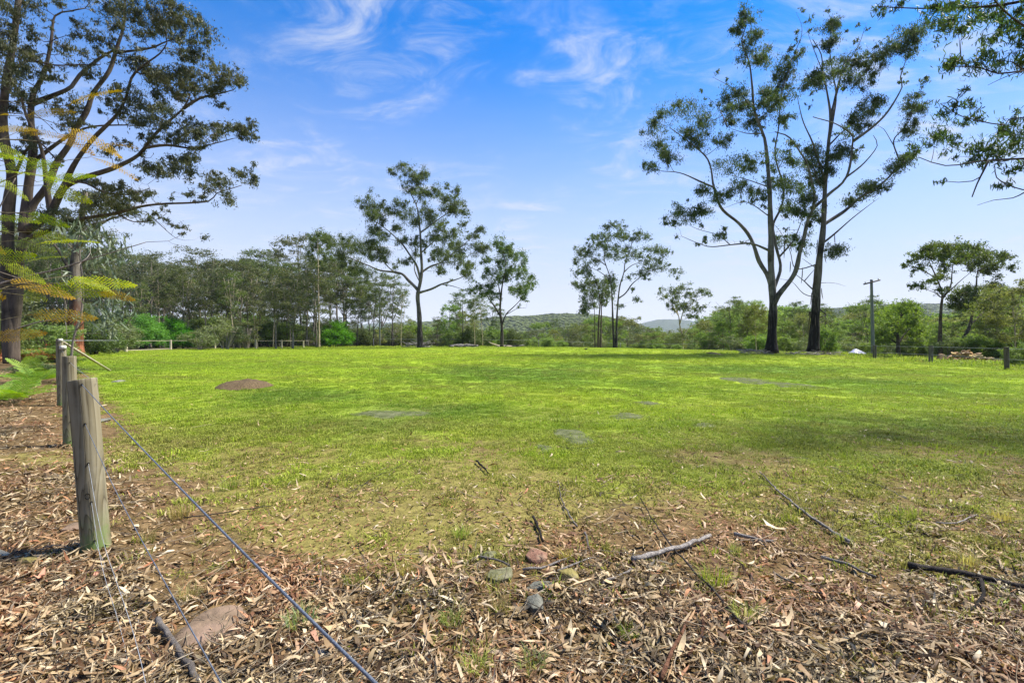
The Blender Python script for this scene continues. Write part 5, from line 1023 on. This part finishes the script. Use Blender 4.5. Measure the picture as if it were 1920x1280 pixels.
stick([(980, 1076), (1015, 1072), (1062, 1055)], .011, .005, BK['stick'], 'short branch lying against the red stone'); stick([(1038, 1080), (1075, 1066), (1112, 1052)], .007, .004, BK['stick'], 'twig lying over the yellow stone')
stick([(898, 1050), (930, 1056), (956, 1068)], .009, .006, BK['stick'], 'grey twig lying over the broad mossy stone'); stick([(345, 976), (420, 966), (506, 954)], .005, .004, DARKST, 'dark thin stick lying on turf right of the nearest post')
stick([(1755, 985), (1795, 986), (1832, 970)], .006, .004, BLEACH, 'pale curved twig on the right turf'); stick([(1130, 1102), (1155, 1090), (1184, 1074)], .009, .007, BK['stick'], 'short grey stick below the bleached branch')
stick([(893, 868), (905, 880), (916, 892)], .012, .008, DARKST, 'stubby dark stick on the bare mossy patch'); stick([(1050, 842), (1075, 844), (1105, 843)], .008, .006, DARKST, 'dark stick lying before the flat lichen covered rock')
stick([(1085, 1150), (1150, 1200), (1230, 1262)], .005, .004, DARKST, 'dark thin stick among leaves near the bottom centre'); stick([(1450, 1080), (1510, 1110), (1550, 1122)], .007, .005, BK['stick'], 'grey stick in the litter below the bark strip')
stick([(620, 945), (700, 900), (760, 872)], .003, .003, DARKST, 'very thin dark stem on the bare patch'); stick([(1290, 1110), (1320, 1180), (1290, 1240)], .008, .009, REDST, 'brown bark ribbon in the litter right of the bottom centre')
stick([(1560, 880), (1640, 910), (1700, 940)], .003, .003, BK['stick'], 'thin stem on turf right of the long straight stick')

# ================================================================== LEAF LITTER
def leafgrid(n, rng, Lm=.096, Wm=.0115):
    """n curled lance leaves: (n,8,3) local vertices and faces"""
    L = Lm * np.clip(np.exp(rng.normal(0, .38, n)), .35, 1.8); Wd = Wm * np.clip(np.exp(rng.normal(0, .35, n)), .35, 1.9); curl = rng.normal(0, .6, n); fold = rng.uniform(-.3, .9, n); sk = rng.normal(0, .38, n)
    t_ = np.array([0, .2, .5, .8, 1]); wv = np.array([0, .82, 1, .62, 0]); P = []
    for tt, w in zip(t_, wv):
        x_ = (tt - .5) * L; z_ = curl * L * ((tt - .5) ** 2 - .08) * 1.6; y_ = sk * L * (tt - .5) ** 2
        if w == 0: P.append(np.stack([x_, y_, z_], -1))
        else:
            for sgn in (-1, 1): P.append(np.stack([x_, y_ + sgn * Wd * w * .5, z_ + fold * Wd * w * .5 + rng.normal(0, .2, n) * Wd], -1))
    V = np.stack(P, 1)
    fs = [np.array([[0, 1, 2]]), np.array([[1, 3, 4, 2], [3, 5, 6, 4]]), np.array([[5, 7, 6]])]
    return V, fs
def eul(rz, rx, ry):
    cz, sz, cx, sx, cy, sy = np.cos(rz), np.sin(rz), np.cos(rx), np.sin(rx), np.cos(ry), np.sin(ry); o_, z_ = np.ones_like(rz), np.zeros_like(rz)
    Rz = np.stack([np.stack([cz, -sz, z_], -1), np.stack([sz, cz, z_], -1), np.stack([z_, z_, o_], -1)], 1)
    Rx = np.stack([np.stack([o_, z_, z_], -1), np.stack([z_, cx, -sx], -1), np.stack([z_, sx, cx], -1)], 1)
    Ry = np.stack([np.stack([cy, z_, sy], -1), np.stack([z_, o_, z_], -1), np.stack([-sy, z_, cy], -1)], 1)
    return Rz @ Ry @ Rx
LITST = [(0, (.016, .01, .004)), (.25, (.07, .045, .02)), (.44, (.17, .115, .055)), (.64, (.28, .2, .107)), (.84, (.4, .305, .18)), (.955, (.53, .44, .31)), (.975, (.36, .16, .07)), (1, (.32, .13, .07))]
LIT = leafmat('fallen_leaf_litter', LITST, .12, .65, .25)
LIT1 = None
def littermat_obj():
    m, nt, b, out = newmat('fallen_leaf'); oi = nt.nodes.new('ShaderNodeObjectInfo'); c = ramp(nt, oi.outputs['Random'], [(0, (.15, .09, .042)), (.3, (.3, .205, .1)), (.6, (.42, .32, .18)), (.9, (.52, .43, .28)), (.97, (.42, .2, .12)), (1, (.36, .13, .09))])
    c = mixc(nt, mrange(nt, noise(nt, coords(nt), 60, 4), .5, .75, 0, .5), c, (.16, .1, .06)); nt.links.new(c, b.inputs['Base Color']); b.inputs['Roughness'].default_value = .6; b.inputs['Specular IOR Level'].default_value = .25; return m
g = np.random.default_rng(77); N0 = 125000
dd = 1.3 * np.exp(g.random(N0) * math.log(22 / 1.3)); uu = g.uniform(-1.35, 1.35, N0); X_, Y_ = uu * dd, dd
mk = litter_mask(X_, Y_) * np.clip((2.6 / dd) ** .15, 0, 1); keep = (g.random(N0) < mk) & (clear_of(X_, Y_) | (g.random(N0) < .06)); X_, Y_ = X_[keep], Y_[keep]
n = len(X_); V, fs = leafgrid(n, g); sz_ = np.clip(.85 + .05 * Y_, .85, 1.5); V = V * sz_[:, None, None]
R = eul(g.uniform(0, 6.28, n), g.normal(0, .5, n), g.normal(0, .32, n)); lift = np.abs(g.normal(0, .016, n)) * litter_mask(X_, Y_) + .004
V = np.einsum('nij,nvj->nvi', R, V) + np.stack([X_, Y_, H(X_, Y_) + lift + .004], -1)[:, None]
off = (np.arange(n) * 8)[:, None, None]; mb = MB(); mb.add(V, [(f[None] + off).reshape(-1, f.shape[1]) for f in fs])
lo = mb.build('leaf_litter', LIT, ground, smooth=True); tag(lo, 'dry tan gum leaves carpeting the near ground', None, None, 'stuff')
N3 = 150000; dd = 1.4 * np.exp(g.random(N3) * math.log(14 / 1.4)); X_, Y_ = g.uniform(-1.3, 1.3, N3) * dd, dd
keep = g.random(N3) < np.maximum(np.maximum(.55 * litter_mask(X_, Y_), .5 * sstep(6.5, 3.5, Y_ + .6 * snoise(X_, Y_, .7, 3)) * (.4 + .6 * sstep(-.4, .4, snoise(X_, Y_, .5, 1)))), .06); keep &= clear_of(X_, Y_) | (g.random(N3) < .15); X_, Y_ = X_[keep], Y_[keep]; n = len(X_)
D = g.normal(0, 1, (n, 3)); D[:, 2] *= .25; Nn = g.normal(0, .45, (n, 3)); Nn[:, 2] += 1; sz_ = .8 + .07 * Y_
mb = MB(); mb.add(*leaves(np.stack([X_, Y_, H(X_, Y_) + g.uniform(.004, .016, n)], -1), D, Nn, g.uniform(.016, .05, n) * sz_, g.uniform(.006, .014, n) * sz_))
nb = 900; Yb = 1.6 + 5 * g.random(nb) ** 1.5; Xb = g.uniform(-1.2, 1.2, nb) * Yb; kb_ = (g.random(nb) < litter_mask(Xb, Yb) + .1) & clear_of(Xb, Yb); Xb, Yb = Xb[kb_], Yb[kb_]; nb = len(Xb); D = g.normal(0, 1, (nb, 3)); D[:, 2] *= .1; Nn = g.normal(0, .4, (nb, 3)); Nn[:, 2] += 1
mb.add(*leaves(np.stack([Xb, Yb, H(Xb, Yb) + g.uniform(.02, .045, nb)], -1), D, Nn, g.uniform(.1, .34, nb), g.uniform(.006, .013, nb), True, .05))
tag(mb.build('leaf_fragments', LIT, ground, smooth=False), 'broken leaf fragments strewn over soil and turf', None, None, 'stuff')
LIT1 = littermat_obj(); LMS = []
for k in range(14):
    V, fs = leafgrid(1, g, .14, .0195); LMS.append(MB().add(V[0], fs).mesh('fallen_leaf', LIT1, True))
cnt = 0
while cnt < 290:
    y_ = 1.9 + 2.4 * g.random() ** 1.3; x_ = g.uniform(-1.12, 1.12) * y_
    if g.random() > litter_mask(np.array([x_]), np.array([y_]))[0] or not clear_of(np.array([x_]), np.array([y_]))[0]: continue
    o = mobj('fallen_leaf', LMS[cnt % 14], ground, (x_, y_, Hs(x_, y_) + g.uniform(.014, .034))); o.rotation_euler = (g.normal(0, .3), g.normal(0, .25), g.uniform(0, 6.28)); s_ = g.uniform(.7, 1.15); o.scale = (s_, s_, s_); cnt += 1
# fine twigs and bark shreds in the litter
N1 = 16500; dd = 1.4 * np.exp(g.random(N1) * math.log(16 / 1.4)); X_ = g.uniform(-1.3, 1.3, N1) * dd; Y_ = dd; keep = g.random(N1) < np.maximum(litter_mask(X_, Y_), .05); X_, Y_ = X_[keep], Y_[keep]; n = len(X_)
a = g.uniform(0, 6.28, n); L = .05 + .4 * g.random(n) ** 2.2; tt = np.linspace(-.5, .5, 5); bend = g.normal(0, .12, n)
q = np.stack([X_[:, None] + np.cos(a)[:, None] * tt * L[:, None] - np.sin(a)[:, None] * (tt ** 2 * bend[:, None] * L[:, None] * 2), Y_[:, None] + np.sin(a)[:, None] * tt * L[:, None] + np.cos(a)[:, None] * (tt ** 2 * bend[:, None] * L[:, None] * 2), np.zeros((n, 5))], -1)
q[..., 2] = H(q[..., 0], q[..., 1]) + g.uniform(.012, .05, (n, 1)) + g.normal(0, .05, (n, 1)) * tt * L[:, None]
mb = MB(); mb.add(*tubes(q, np.broadcast_to((.0008 + .0022 * g.random((n, 1)) ** 2), (n, 5)), 3, False)); TWG = leafmat('litter_twig', [(0, (.03, .022, .014)), (.5, (.12, .09, .055)), (1, (.3, .25, .17))], 0, .8, .2)
tag(mb.build('twig_litter', TWG, ground), 'fine twigs and bark shreds scattered through the leaves', None, None, 'stuff')

# ================================================================== GRASS
def blade_tuft(seed, nb, h, spread, wd, lean):
    g = np.random.default_rng(seed); a = g.uniform(0, 6.28, nb); rr = spread * np.sqrt(g.random(nb)); b = np.stack([rr * np.cos(a), rr * np.sin(a), np.full(nb, -.01)], -1)
    L = h * g.uniform(.45, 1.15, nb); ln = g.uniform(.15, 1, nb) * lean; da = a + g.normal(0, .9, nb); dr = np.stack([np.cos(da), np.sin(da), 0 * da], -1); sd = np.stack([-np.sin(da + g.normal(0, .8, nb)), np.cos(da), 0 * da], -1)
    w = wd * g.uniform(.6, 1.3, nb)[:, None]; m_ = b + dr * (ln * L * .35)[:, None] + np.stack([0 * L, 0 * L, L * .6], -1); t_ = b + dr * (ln * L)[:, None] + np.stack([0 * L, 0 * L, L * (1 - .45 * ln)], -1)
    V = np.stack([b - sd * w, b + sd * w, m_ - sd * w * .8, m_ + sd * w * .8, t_], 1); o = (np.arange(nb) * 5)[:, None]
    return MB().add(V, [o + np.array([[0, 1, 3, 2]]), o + np.array([[2, 3, 4]])])
def grassmat():
    m, nt, b, out = newmat('turf_blade'); gi_ = nt.nodes.new('ShaderNodeNewGeometry'); at = nt.nodes.new('ShaderNodeAttribute'); at.attribute_type = 'INSTANCER'; at.attribute_name = 'dry'
    gr = ramp(nt, gi_.outputs['Random Per Island'], [(0, (.14, .215, .01)), (.5, (.3, .42, .022)), (1, (.48, .57, .045))])
    dr = ramp(nt, gi_.outputs['Random Per Island'], [(0, (.1, .1, .018)), (.5, (.22, .205, .045)), (1, (.35, .31, .09))])
    al = nt.nodes.new('ShaderNodeAttribute'); al.attribute_type = 'INSTANCER'; al.attribute_name = 'deep_green'
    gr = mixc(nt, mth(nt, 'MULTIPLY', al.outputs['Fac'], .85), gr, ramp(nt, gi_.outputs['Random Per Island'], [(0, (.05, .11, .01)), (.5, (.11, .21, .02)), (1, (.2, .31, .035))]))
    c = mixc(nt, at.outputs['Fac'], gr, dr); nt.links.new(c, b.inputs['Base Color']); b.inputs['Roughness'].default_value = .6; b.inputs['Specular IOR Level'].default_value = .2
    t_ = nt.nodes.new('ShaderNodeBsdfTranslucent'); mx = nt.nodes.new('ShaderNodeMixShader'); mx.inputs[0].default_value = .35; nt.links.new(c, t_.inputs[0])
    nt.links.new(b.outputs[0], mx.inputs[1]); nt.links.new(t_.outputs[0], mx.inputs[2]); nt.links.new(mx.outputs[0], out.inputs[0]); return m
GM = grassmat(); TUFTS = bpy.data.collections.new('turf_tufts')
for k in range(6):
    me = blade_tuft(300 + k, 34, .05, .085, .0032, .95).mesh('turf_tuft', GM, False); TUFTS.objects.link(bpy.data.objects.new('turf_tuft_%d' % k, me))
def scatter(name, P_, rot, scl, dry, deep_green, coll, label):
    me = bpy.data.meshes.new(name); me.vertices.add(len(P_)); me.vertices.foreach_set('co', P_.astype(np.float32).ravel())
    for nm, tp_, v in (('rot', 'FLOAT_VECTOR', rot), ('scl', 'FLOAT_VECTOR', scl), ('dry', 'FLOAT', dry), ('deep_green', 'FLOAT', deep_green)):
        a_ = me.attributes.new(nm, tp_, 'POINT'); a_.data.foreach_set('vector' if 'VEC' in tp_ else 'value', np.asarray(v, np.float32).ravel())
    o = mobj(name, me); ng = bpy.data.node_groups.new(name + '_scatter', 'GeometryNodeTree')
    ng.interface.new_socket('Geometry', in_out='INPUT', socket_type='NodeSocketGeometry'); ng.interface.new_socket('Geometry', in_out='OUTPUT', socket_type='NodeSocketGeometry')
    gi, go, ci, ip = (ng.nodes.new(x) for x in ('NodeGroupInput', 'NodeGroupOutput', 'GeometryNodeCollectionInfo', 'GeometryNodeInstanceOnPoints'))
    ci.inputs['Collection'].default_value = coll; ci.inputs['Separate Children'].default_value = True; ip.inputs['Pick Instance'].default_value = True
    def na(nm, tp_):
        n_ = ng.nodes.new('GeometryNodeInputNamedAttribute'); n_.data_type = tp_; n_.inputs['Name'].default_value = nm; return n_.outputs['Attribute']
    ng.links.new(gi.outputs[0], ip.inputs['Points']); ng.links.new(ci.outputs[0], ip.inputs['Instance'])
    ng.links.new(na('rot', 'FLOAT_VECTOR'), ip.inputs['Rotation']); ng.links.new(na('scl', 'FLOAT_VECTOR'), ip.inputs['Scale']); ng.links.new(ip.outputs[0], go.inputs[0])
    md = o.modifiers.new('scatter', 'NODES'); md.node_group = ng
    return tag(o, label, 'grass', kind='stuff')
g = np.random.default_rng(55); N2 = 330000
# distance drawn so that the count per square metre falls with distance
tab = np.linspace(2.4, 82, 4000); pdf = tab * np.minimum(1, (7 / tab) ** 1.35); cdf = np.cumsum(pdf); cdf /= cdf[-1]
Y_ = np.interp(g.random(N2), cdf, tab); X_ = g.uniform(-1.2, 1.2, N2) * (Y_ + .6); mk = grass_mask(X_, Y_)
fld = (X_ - .22 * Y_ + 8 < 40) & (X_ > -41)
keep = (g.random(N2) < np.maximum(mk, .016 * (Y_ < 6)) ** .9 * (1 - .45 * sstep(16, 6, Y_) * sstep(.1, -.6, snoise(X_, Y_, .6, 0)))) & fld & (clear_of(X_, Y_) | (g.random(N2) < .45)); X_, Y_, mk = X_[keep], Y_[keep], mk[keep]; n = len(X_)
big = sstep(-.2, 1.0, snoise(X_, Y_, .5, 5)) ; sc_ = (.55 + .35 * g.random(n) + .45 * big) * (1 + .022 * Y_) * np.where(Y_ > 9, .8, 1)
scl = np.stack([sc_ * 1.15, sc_ * 1.15, sc_ * g.uniform(.65, 1.1, n) * (.95 - .004 * Y_)], -1)
dry = np.clip(sstep(12, 4, Y_) * .52 + .3 * snoise(X_, Y_, 2.4, 6) + .22 * snoise(X_, Y_, .8, 2) + g.normal(0, .14, n) + .12 + .28 * sstep(10, 30, X_) * sstep(22, 40, Y_), 0, 1)
# scattered taller clumps
N4 = 30000; Yc = 2.2 + 46 * g.random(N4) ** 1.7; Xc = g.uniform(-1.15, 1.15, N4) * Yc; kc = (g.random(N4) < (.15 + .85 * sstep(-.1, .7, snoise(Xc, Yc, .7, 0))) * np.maximum(.07 * sstep(1.8, 3.2, Yc), grass_mask(Xc, Yc) * (1 - .5 * sstep(7, 4, Yc)))) & (fence_s(Xc, Yc) > .3) & clear_of(Xc, Yc); Xc, Yc = Xc[kc], Yc[kc]; m_ = len(Xc)
sc2 = g.uniform(.8, 1.7, m_) * (1 + .032 * Yc); X_, Y_ = np.r_[X_, Xc], np.r_[Y_, Yc]; scl = np.vstack([scl, np.stack([sc2 * .9, sc2 * .9, sc2 * g.uniform(.8, 1.2, m_)], -1)])
ne = 3600; ey = np.r_[g.uniform(78, 86, 1500), g.uniform(20, 66, 1500), 39.2 + np.abs(g.normal(0, 1.0, 350)), g.normal(50, 1.2, 250)]; ex = np.r_[g.uniform(-36, 20, 1500), g.uniform(30, 36, 1500) + .22 * ey[1500:3000] - 8 + g.normal(0, 1.5, 1500), g.normal(35.2, 2.2, 350), g.normal(35.4, 1.8, 250)]
se = g.uniform(2.2, 5.5, ne) * np.where(g.random(ne) < .25, 1.5, 1); scl = np.vstack([scl, np.stack([se, se, se * g.uniform(.9, 1.5, ne)], -1)]); Xc, Yc, m_ = np.r_[Xc, ex], np.r_[Yc, ey], m_ + ne; X_, Y_ = np.r_[X_, ex], np.r_[Y_, ey]      # rank grass along the edges
dry = np.r_[dry, np.clip(g.normal(.22, .25, m_) + .6 * sstep(9, 3.5, Yc), 0, 1)]; n = len(X_)
scatter('grass', np.stack([X_, Y_, H(X_, Y_)], -1), np.stack([g.normal(0, .12, n), g.normal(0, .12, n), g.uniform(0, 6.28, n)], -1), scl, dry, deep_green_mask(X_, Y_), TUFTS, 'short patchy turf covering the paddock')
# separate taller tufts in the litter
def tuftmat(name, st): return leafmat(name, st, .35, .6, .2)
TG = tuftmat('green_tuft_blade', [(0, (.12, .18, .03)), (.5, (.22, .28, .05)), (1, (.36, .36, .1))]); TB = tuftmat('blue_tuft_blade', [(0, (.06, .14, .06)), (.5, (.14, .24, .1)), (1, (.38, .33, .12))]); TD = tuftmat('straw_tuft_blade', [(0, (.2, .16, .05)), (.5, (.35, .29, .1)), (1, (.46, .4, .18))])
TP = {}
for k, mt_ in (('green', TG), ('blue', TB), ('straw', TD)):
    for v in range(2): TP[k, v] = blade_tuft(400 + v * 7 + len(TP), 110, .13, .06, .0017, .8).mesh('blades', mt_, False)
for i, (X, Y, s_, k, lb) in enumerate(((562, 1165, 1.25, 'blue', 'upright blue green grass tuft under the topmost cable'), (998, 1245, 1.0, 'blue', 'green grass tuft with yellow base at the bottom centre'), (893, 1250, 1.0, 'green', 'spreading yellow green tuft left of the bottom centre tuft'), (940, 1130, .8, 'straw', 'straw coloured tuft below the mossy stone'),
    (845, 1160, .9, 'green', 'ragged green tuft midway between the cable and the stones'), (1340, 1085, 1.3, 'green', 'bushy green tuft right of the long thin dark stick'), (1395, 1150, 1.1, 'green', 'green tuft near the lower end of the long dark stick'), (1180, 1185, .7, 'green', 'small green tuft in open litter'), (355, 1110, .9, 'straw', 'dry tuft just above the flat pinkish stone'),
    (275, 1003, .9, 'straw', 'dry tuft right of the nearest post foot'), (338, 958, 1.2, 'straw', 'pale dry tuft on the turf edge beyond the nearest post'), (1378, 1022, .7, 'blue', 'vivid green sprig beside the bark strip'), (865, 995, 1.0, 'green', 'green tuft above the mossy stones'), (760, 1065, .8, 'straw', 'small tuft on the bare mossy patch'),
    (1875, 965, 1.2, 'straw', 'orange dry tuft on the far right turf'), (1815, 1045, 1.1, 'straw', 'rusty dry tuft above the blackened branch'), (1585, 1005, .9, 'green', 'tuft at the reddish end of the long straight stick'), (660, 1085, .7, 'green', 'little tuft beside the cable on bare ground'), (1060, 1035, .8, 'straw', 'dry tuft right of the red stone'), (1480, 965, 1.0, 'green', 'tuft left of the long straight stick'), (1700, 960, 1.1, 'green', 'round tuft on the right turf'), (430, 905, 1.2, 'green', 'pale green tuft on the turf beyond the dark thin stick'))):
    c = ground_at(X, Y + 12); o = empty('grass_tuft', c, lb, 'grass tuft', None, g.uniform(0, 6.28), s_); mobj('blades', TP[k, i % 2], o)

# ================================================================== NEAR LEFT PLANTS
def frond(seed, mat, L=.38, pairs=17, pl=.062, leaf=.018, fern=False):
    g = np.random.default_rng(seed); t_ = np.linspace(.12, 1, pairs); rach = lambda t: np.stack([t * L, 0 * t, -.22 * L * t ** 2], -1); mb = MB(); mb.add(*tubes(rach(np.linspace(0, 1, 7))[None], np.linspace(.0018, .0006, 7)[None], 4, False)); C, D, N, LL, WW = [], [], [], [], []
    for tt in t_:
        for sg in (-1, 1):
            l = pl * math.sin(math.pi * (.22 + .74 * tt)) ** .8 * g.uniform(.85, 1.1); o = rach(np.array([tt]))[0]; dr = unit(np.array([.85, sg, -.18 + g.normal(0, .08)])); m_ = max(4, int(l / (leaf * .62)))
            s_ = np.linspace(.1, 1, m_)[:, None] * l; q = o + dr * s_; ax = unit(np.cross(dr, [0, 0, 1]))
            for k2 in (-1, 1):
                C.append(q + ax * k2 * leaf * .45); D.append(np.broadcast_to(ax * k2 + dr * .45, q.shape)); N.append(np.array([0, 0, 1.]) + g.normal(0, .15, q.shape)); LL.append(np.full(m_, leaf * 1.05)); WW.append(np.full(m_, leaf * .42))
    C, D, N, LL, WW = (np.concatenate(x) for x in (C, D, N, LL, WW)); mb.add(*leaves(C, D, N, LL, WW)); return mb.mesh('frond', mat, False)
FR = {'g': [frond(i, LM['frond']) for i in range(3)], 'y': [frond(10 + i, LM['frond_gold']) for i in range(3)]}
STEM = barkmat('pale_green_stem', (.12, .1, .05), (.28, .24, .13), scale=9)
bx, by = -3.35, 2.35; pl_ = empty('feathery_sapling', (bx, by, Hs(bx, by)), 'feathery yellow green sapling reaching in from the left edge, close to the viewer', 'sapling')
stems = MB(); B0 = np.array((bx, by, Hs(bx, by))); main = spline(np.array([(0, 0, 0), (.05, .05, .8), (.0, .1, 1.6), (.1, .0, 2.4), (.15, .1, 3.2)]), .1); stems.add(*tubes(main[None], np.linspace(.022, .006, len(main))[None], 8)); g = np.random.default_rng(66)
FRL = [(60,236,'y',0),(20,262,'g',.3),(130,232,'y',-.3),(155,222,'y',.5),(205,212,'y',-.5),(190,262,'y',.2),(238,276,'y',-.1),(40,300,'g',.1),(85,318,'g',-.15),(20,318,'g',.4),(130,300,'g',.5),(120,340,'g',-.2),(140,348,'g',.1),(240,300,'y',.1),(30,424,'g',.2),(70,418,'g',-.1),(105,436,'g',.3),(130,462,'g',-.4),(60,450,'g',.1),(20,440,'y',.5),(40,560,'y',.1),(110,560,'g',.0),(75,592,'g',-.3),(180,520,'g',.3),(205,540,'g',-.1),(235,552,'y',.0),(160,548,'g',.1),(150,510,'g',.5),(20,535,'y',-.2),(60,640,'y',.0),(30,655,'y',.1),(100,596,'y',.3),(55,500,'g',.2),(120,500,'g',-.2),(10,480,'g',0),(80,530,'y',.2),(95,400,'g',.5),(35,245,'y',-.4),(60,330,'g',-.3),(100,250,'y',.15)]
for i, (X, Y, c, tl) in enumerate(FRL):
    d = g.uniform(2.0, 2.7); e = px(X, Y, d) - B0; base = e + np.array((-.2, g.normal(0, .05), .02)); j = np.argmin(np.abs(main[:, 2] - (base[2] - .15)) ); A = main[j]
    if i % 2 == 0: q = spline(np.array([A, .5 * (A + base) + (0, 0, .05), base]), .08); stems.add(*tubes(q[None], np.linspace(.0045, .0014, len(q))[None], 5)); last = q
    else:
        A = last[int(len(last) * .7)]; q = spline(np.array([A, .5 * (A + base) + (0, 0, .03), base]), .08); stems.add(*tubes(q[None], np.linspace(.003, .0012, len(q))[None], 5))
    o = mobj('frond', FR[c][i % 3], pl_, base); o.rotation_euler = (g.normal(.8, .35), tl * .8 + g.normal(0, .12), g.normal(0, .4)); s_ = g.uniform(.45, .75); o.scale = (s_, s_, s_)
stems.build('stem', STEM, pl_)
# bare arching twigs near the sapling
tb = Tree((-5.4, 4.6, Hs(-5.4, 4.6)), 71)
for q in (((-.3, 0, 0), (-.1, .1, 1.0), (.2, .1, 1.9), (.9, .3, 2.25), (1.6, .4, 2.5)), ((-.3, 0, 0), (0, 0, .9), (.5, .1, 1.55), (1.1, .2, 1.75)), ((-.2, 0, 0), (-.2, .2, 1.2), (.1, .2, 2.3), (.5, .2, 3.1))): tb.limb(np.array(q), .018, .004, 6, .12, .04)
for k in range(26):
    C = tb.sk[int(tb.r.integers(10, len(tb.sk)))] + tb.r.normal(0, .22, 3) + (.15, 0, .05); tb.twig(C, .006, .006)
tag_o = tb.finish('bare_sapling', 'pale bare arching twigs behind the feathery sapling', 'sapling', BK['twig'], None)
# ferns at the left edge
FERN = [frond(30 + i, LM['fern'], .75, 18, .2, .028) for i in range(2)]
for i, (X, Y, d, s_, lb) in enumerate(((15, 715, 10.5, 1.5, 'bright green fern clump at the left edge beside the leaf litter'), (70, 705, 14, 1.3, 'smaller fern clump behind the fern at the left edge'))):
    x = (X - 960) / F * d; o = empty('fern', (x, d, Hs(x, d)), lb, 'fern')
    for k in range(15):
        f = mobj('frond', FERN[k % 2], o, (0, 0, .05)); f.rotation_euler = (g.normal(0, .25), -g.uniform(.25, 1.0), k / 15 * 6.28 + g.normal(0, .2)); f.scale = (s_ * g.uniform(.7, 1.1),) * 3
bush_k = shrub_kind(211, 2.6, .8, LM['red'], BK['twig'], 22, .12, .045, 1.0); reg('redbush', bush_k)
bush('redbush', 62, 24, .75, .8, 'low red and orange flushed bush by the near fence', 1.0); bush('green', 92, 24, .9, 3.0, 'low bright green grassy bush right of the red flushed bush', 2.6); bush('under0', 78, 16.5, .6, 3.4, 'low sprawling grey green ground shrub behind the ferns', 3.2)
# big-leaved gum sapling behind the second post
t = Tree(foot(132, 8.4, .1), 91, 8.4)
t.plimb([(131, 812), (134, 668), (142, 620), (152, 590), (156, 540), (150, 480), (148, 430)], 3.2, .9, 8, PXI, 0, False, step=.12, wob=0)
for q in (((143, 618), (168, 594), (190, 580)), ((154, 560), (190, 540), (228, 530)), ((152, 500), (185, 470), (215, 455)), ((150, 480), (125, 455), (105, 440)), ((149, 450), (170, 420), (200, 415)), ((155, 545), (130, 520), (112, 510))): t.plimb(q, 1.1, .3, 5, PXI, None, True, .1)
r2 = t.r
for (X, Y, a_, b_, nn) in ((150, 440, 26, 20, 46), (185, 450, 30, 24, 60), (215, 465, 26, 22, 50), (170, 480, 26, 20, 46), (205, 500, 24, 18, 34), (225, 560, 26, 24, 60), (195, 585, 26, 24, 60), (175, 600, 22, 20, 40), (120, 450, 22, 22, 34), (115, 520, 20, 18, 26), (235, 590, 18, 18, 34), (210, 620, 20, 14, 34)):
    C0 = px(X, Y, 8.4 + r2.normal(0, .25)) - t.B; C = C0 + r2.normal(0, .5, (nn, 3)) * np.array((a_, a_, b_)) / F * 8.4; t.twig(C0, .006, .004); D = r2.normal(0, .55, (nn, 3)); D[:, 2] -= 1.0
    t.leaf.add(*leaves(C, D, r2.normal(0, 1, (nn, 3)), r2.uniform(.13, .24, nn), r2.uniform(.022, .038, nn), True, .08)); t.nl += nn
t.finish('gum_sapling', 'young gum with large drooping grey green leaves behind the second post', 'sapling', BK['twig'], LM['sap'])

# ---- each repeat gets a label of its own
OW = 'first second third fourth fifth sixth seventh eighth ninth tenth eleventh twelfth thirteenth fourteenth fifteenth sixteenth seventeenth eighteenth nineteenth twentieth'.split()
for lb, items in REPEATS.items():
    if len(items) > 1:
        for k, (X, o) in enumerate(sorted(items, key=lambda z: z[0])): o['label'] = '%s, %s from left' % (lb.replace('standing above the bushland', 'above the bushland'), OW[min(k, 19)])

# ================================================================== AIR
hz, ntz, bz, outz = newmat('haze_air'); ntz.nodes.remove(bz); pv = ntz.nodes.new('ShaderNodeVolumePrincipled')
pv.inputs['Color'].default_value = (.8, .88, 1.0, 1); pv.inputs['Density'].default_value = 0.00011; pv.inputs['Anisotropy'].default_value = 0.0
ntz.links.new(pv.outputs[0], outz.inputs['Volume'])
V, Fs = boxv(9600, 9600, 1, 0); V[:, 2] = np.where(V[:, 2] > 0, 188, -26)
tag(MB().add(V, Fs).build('haze', hz, smooth=False), kind='stuff')
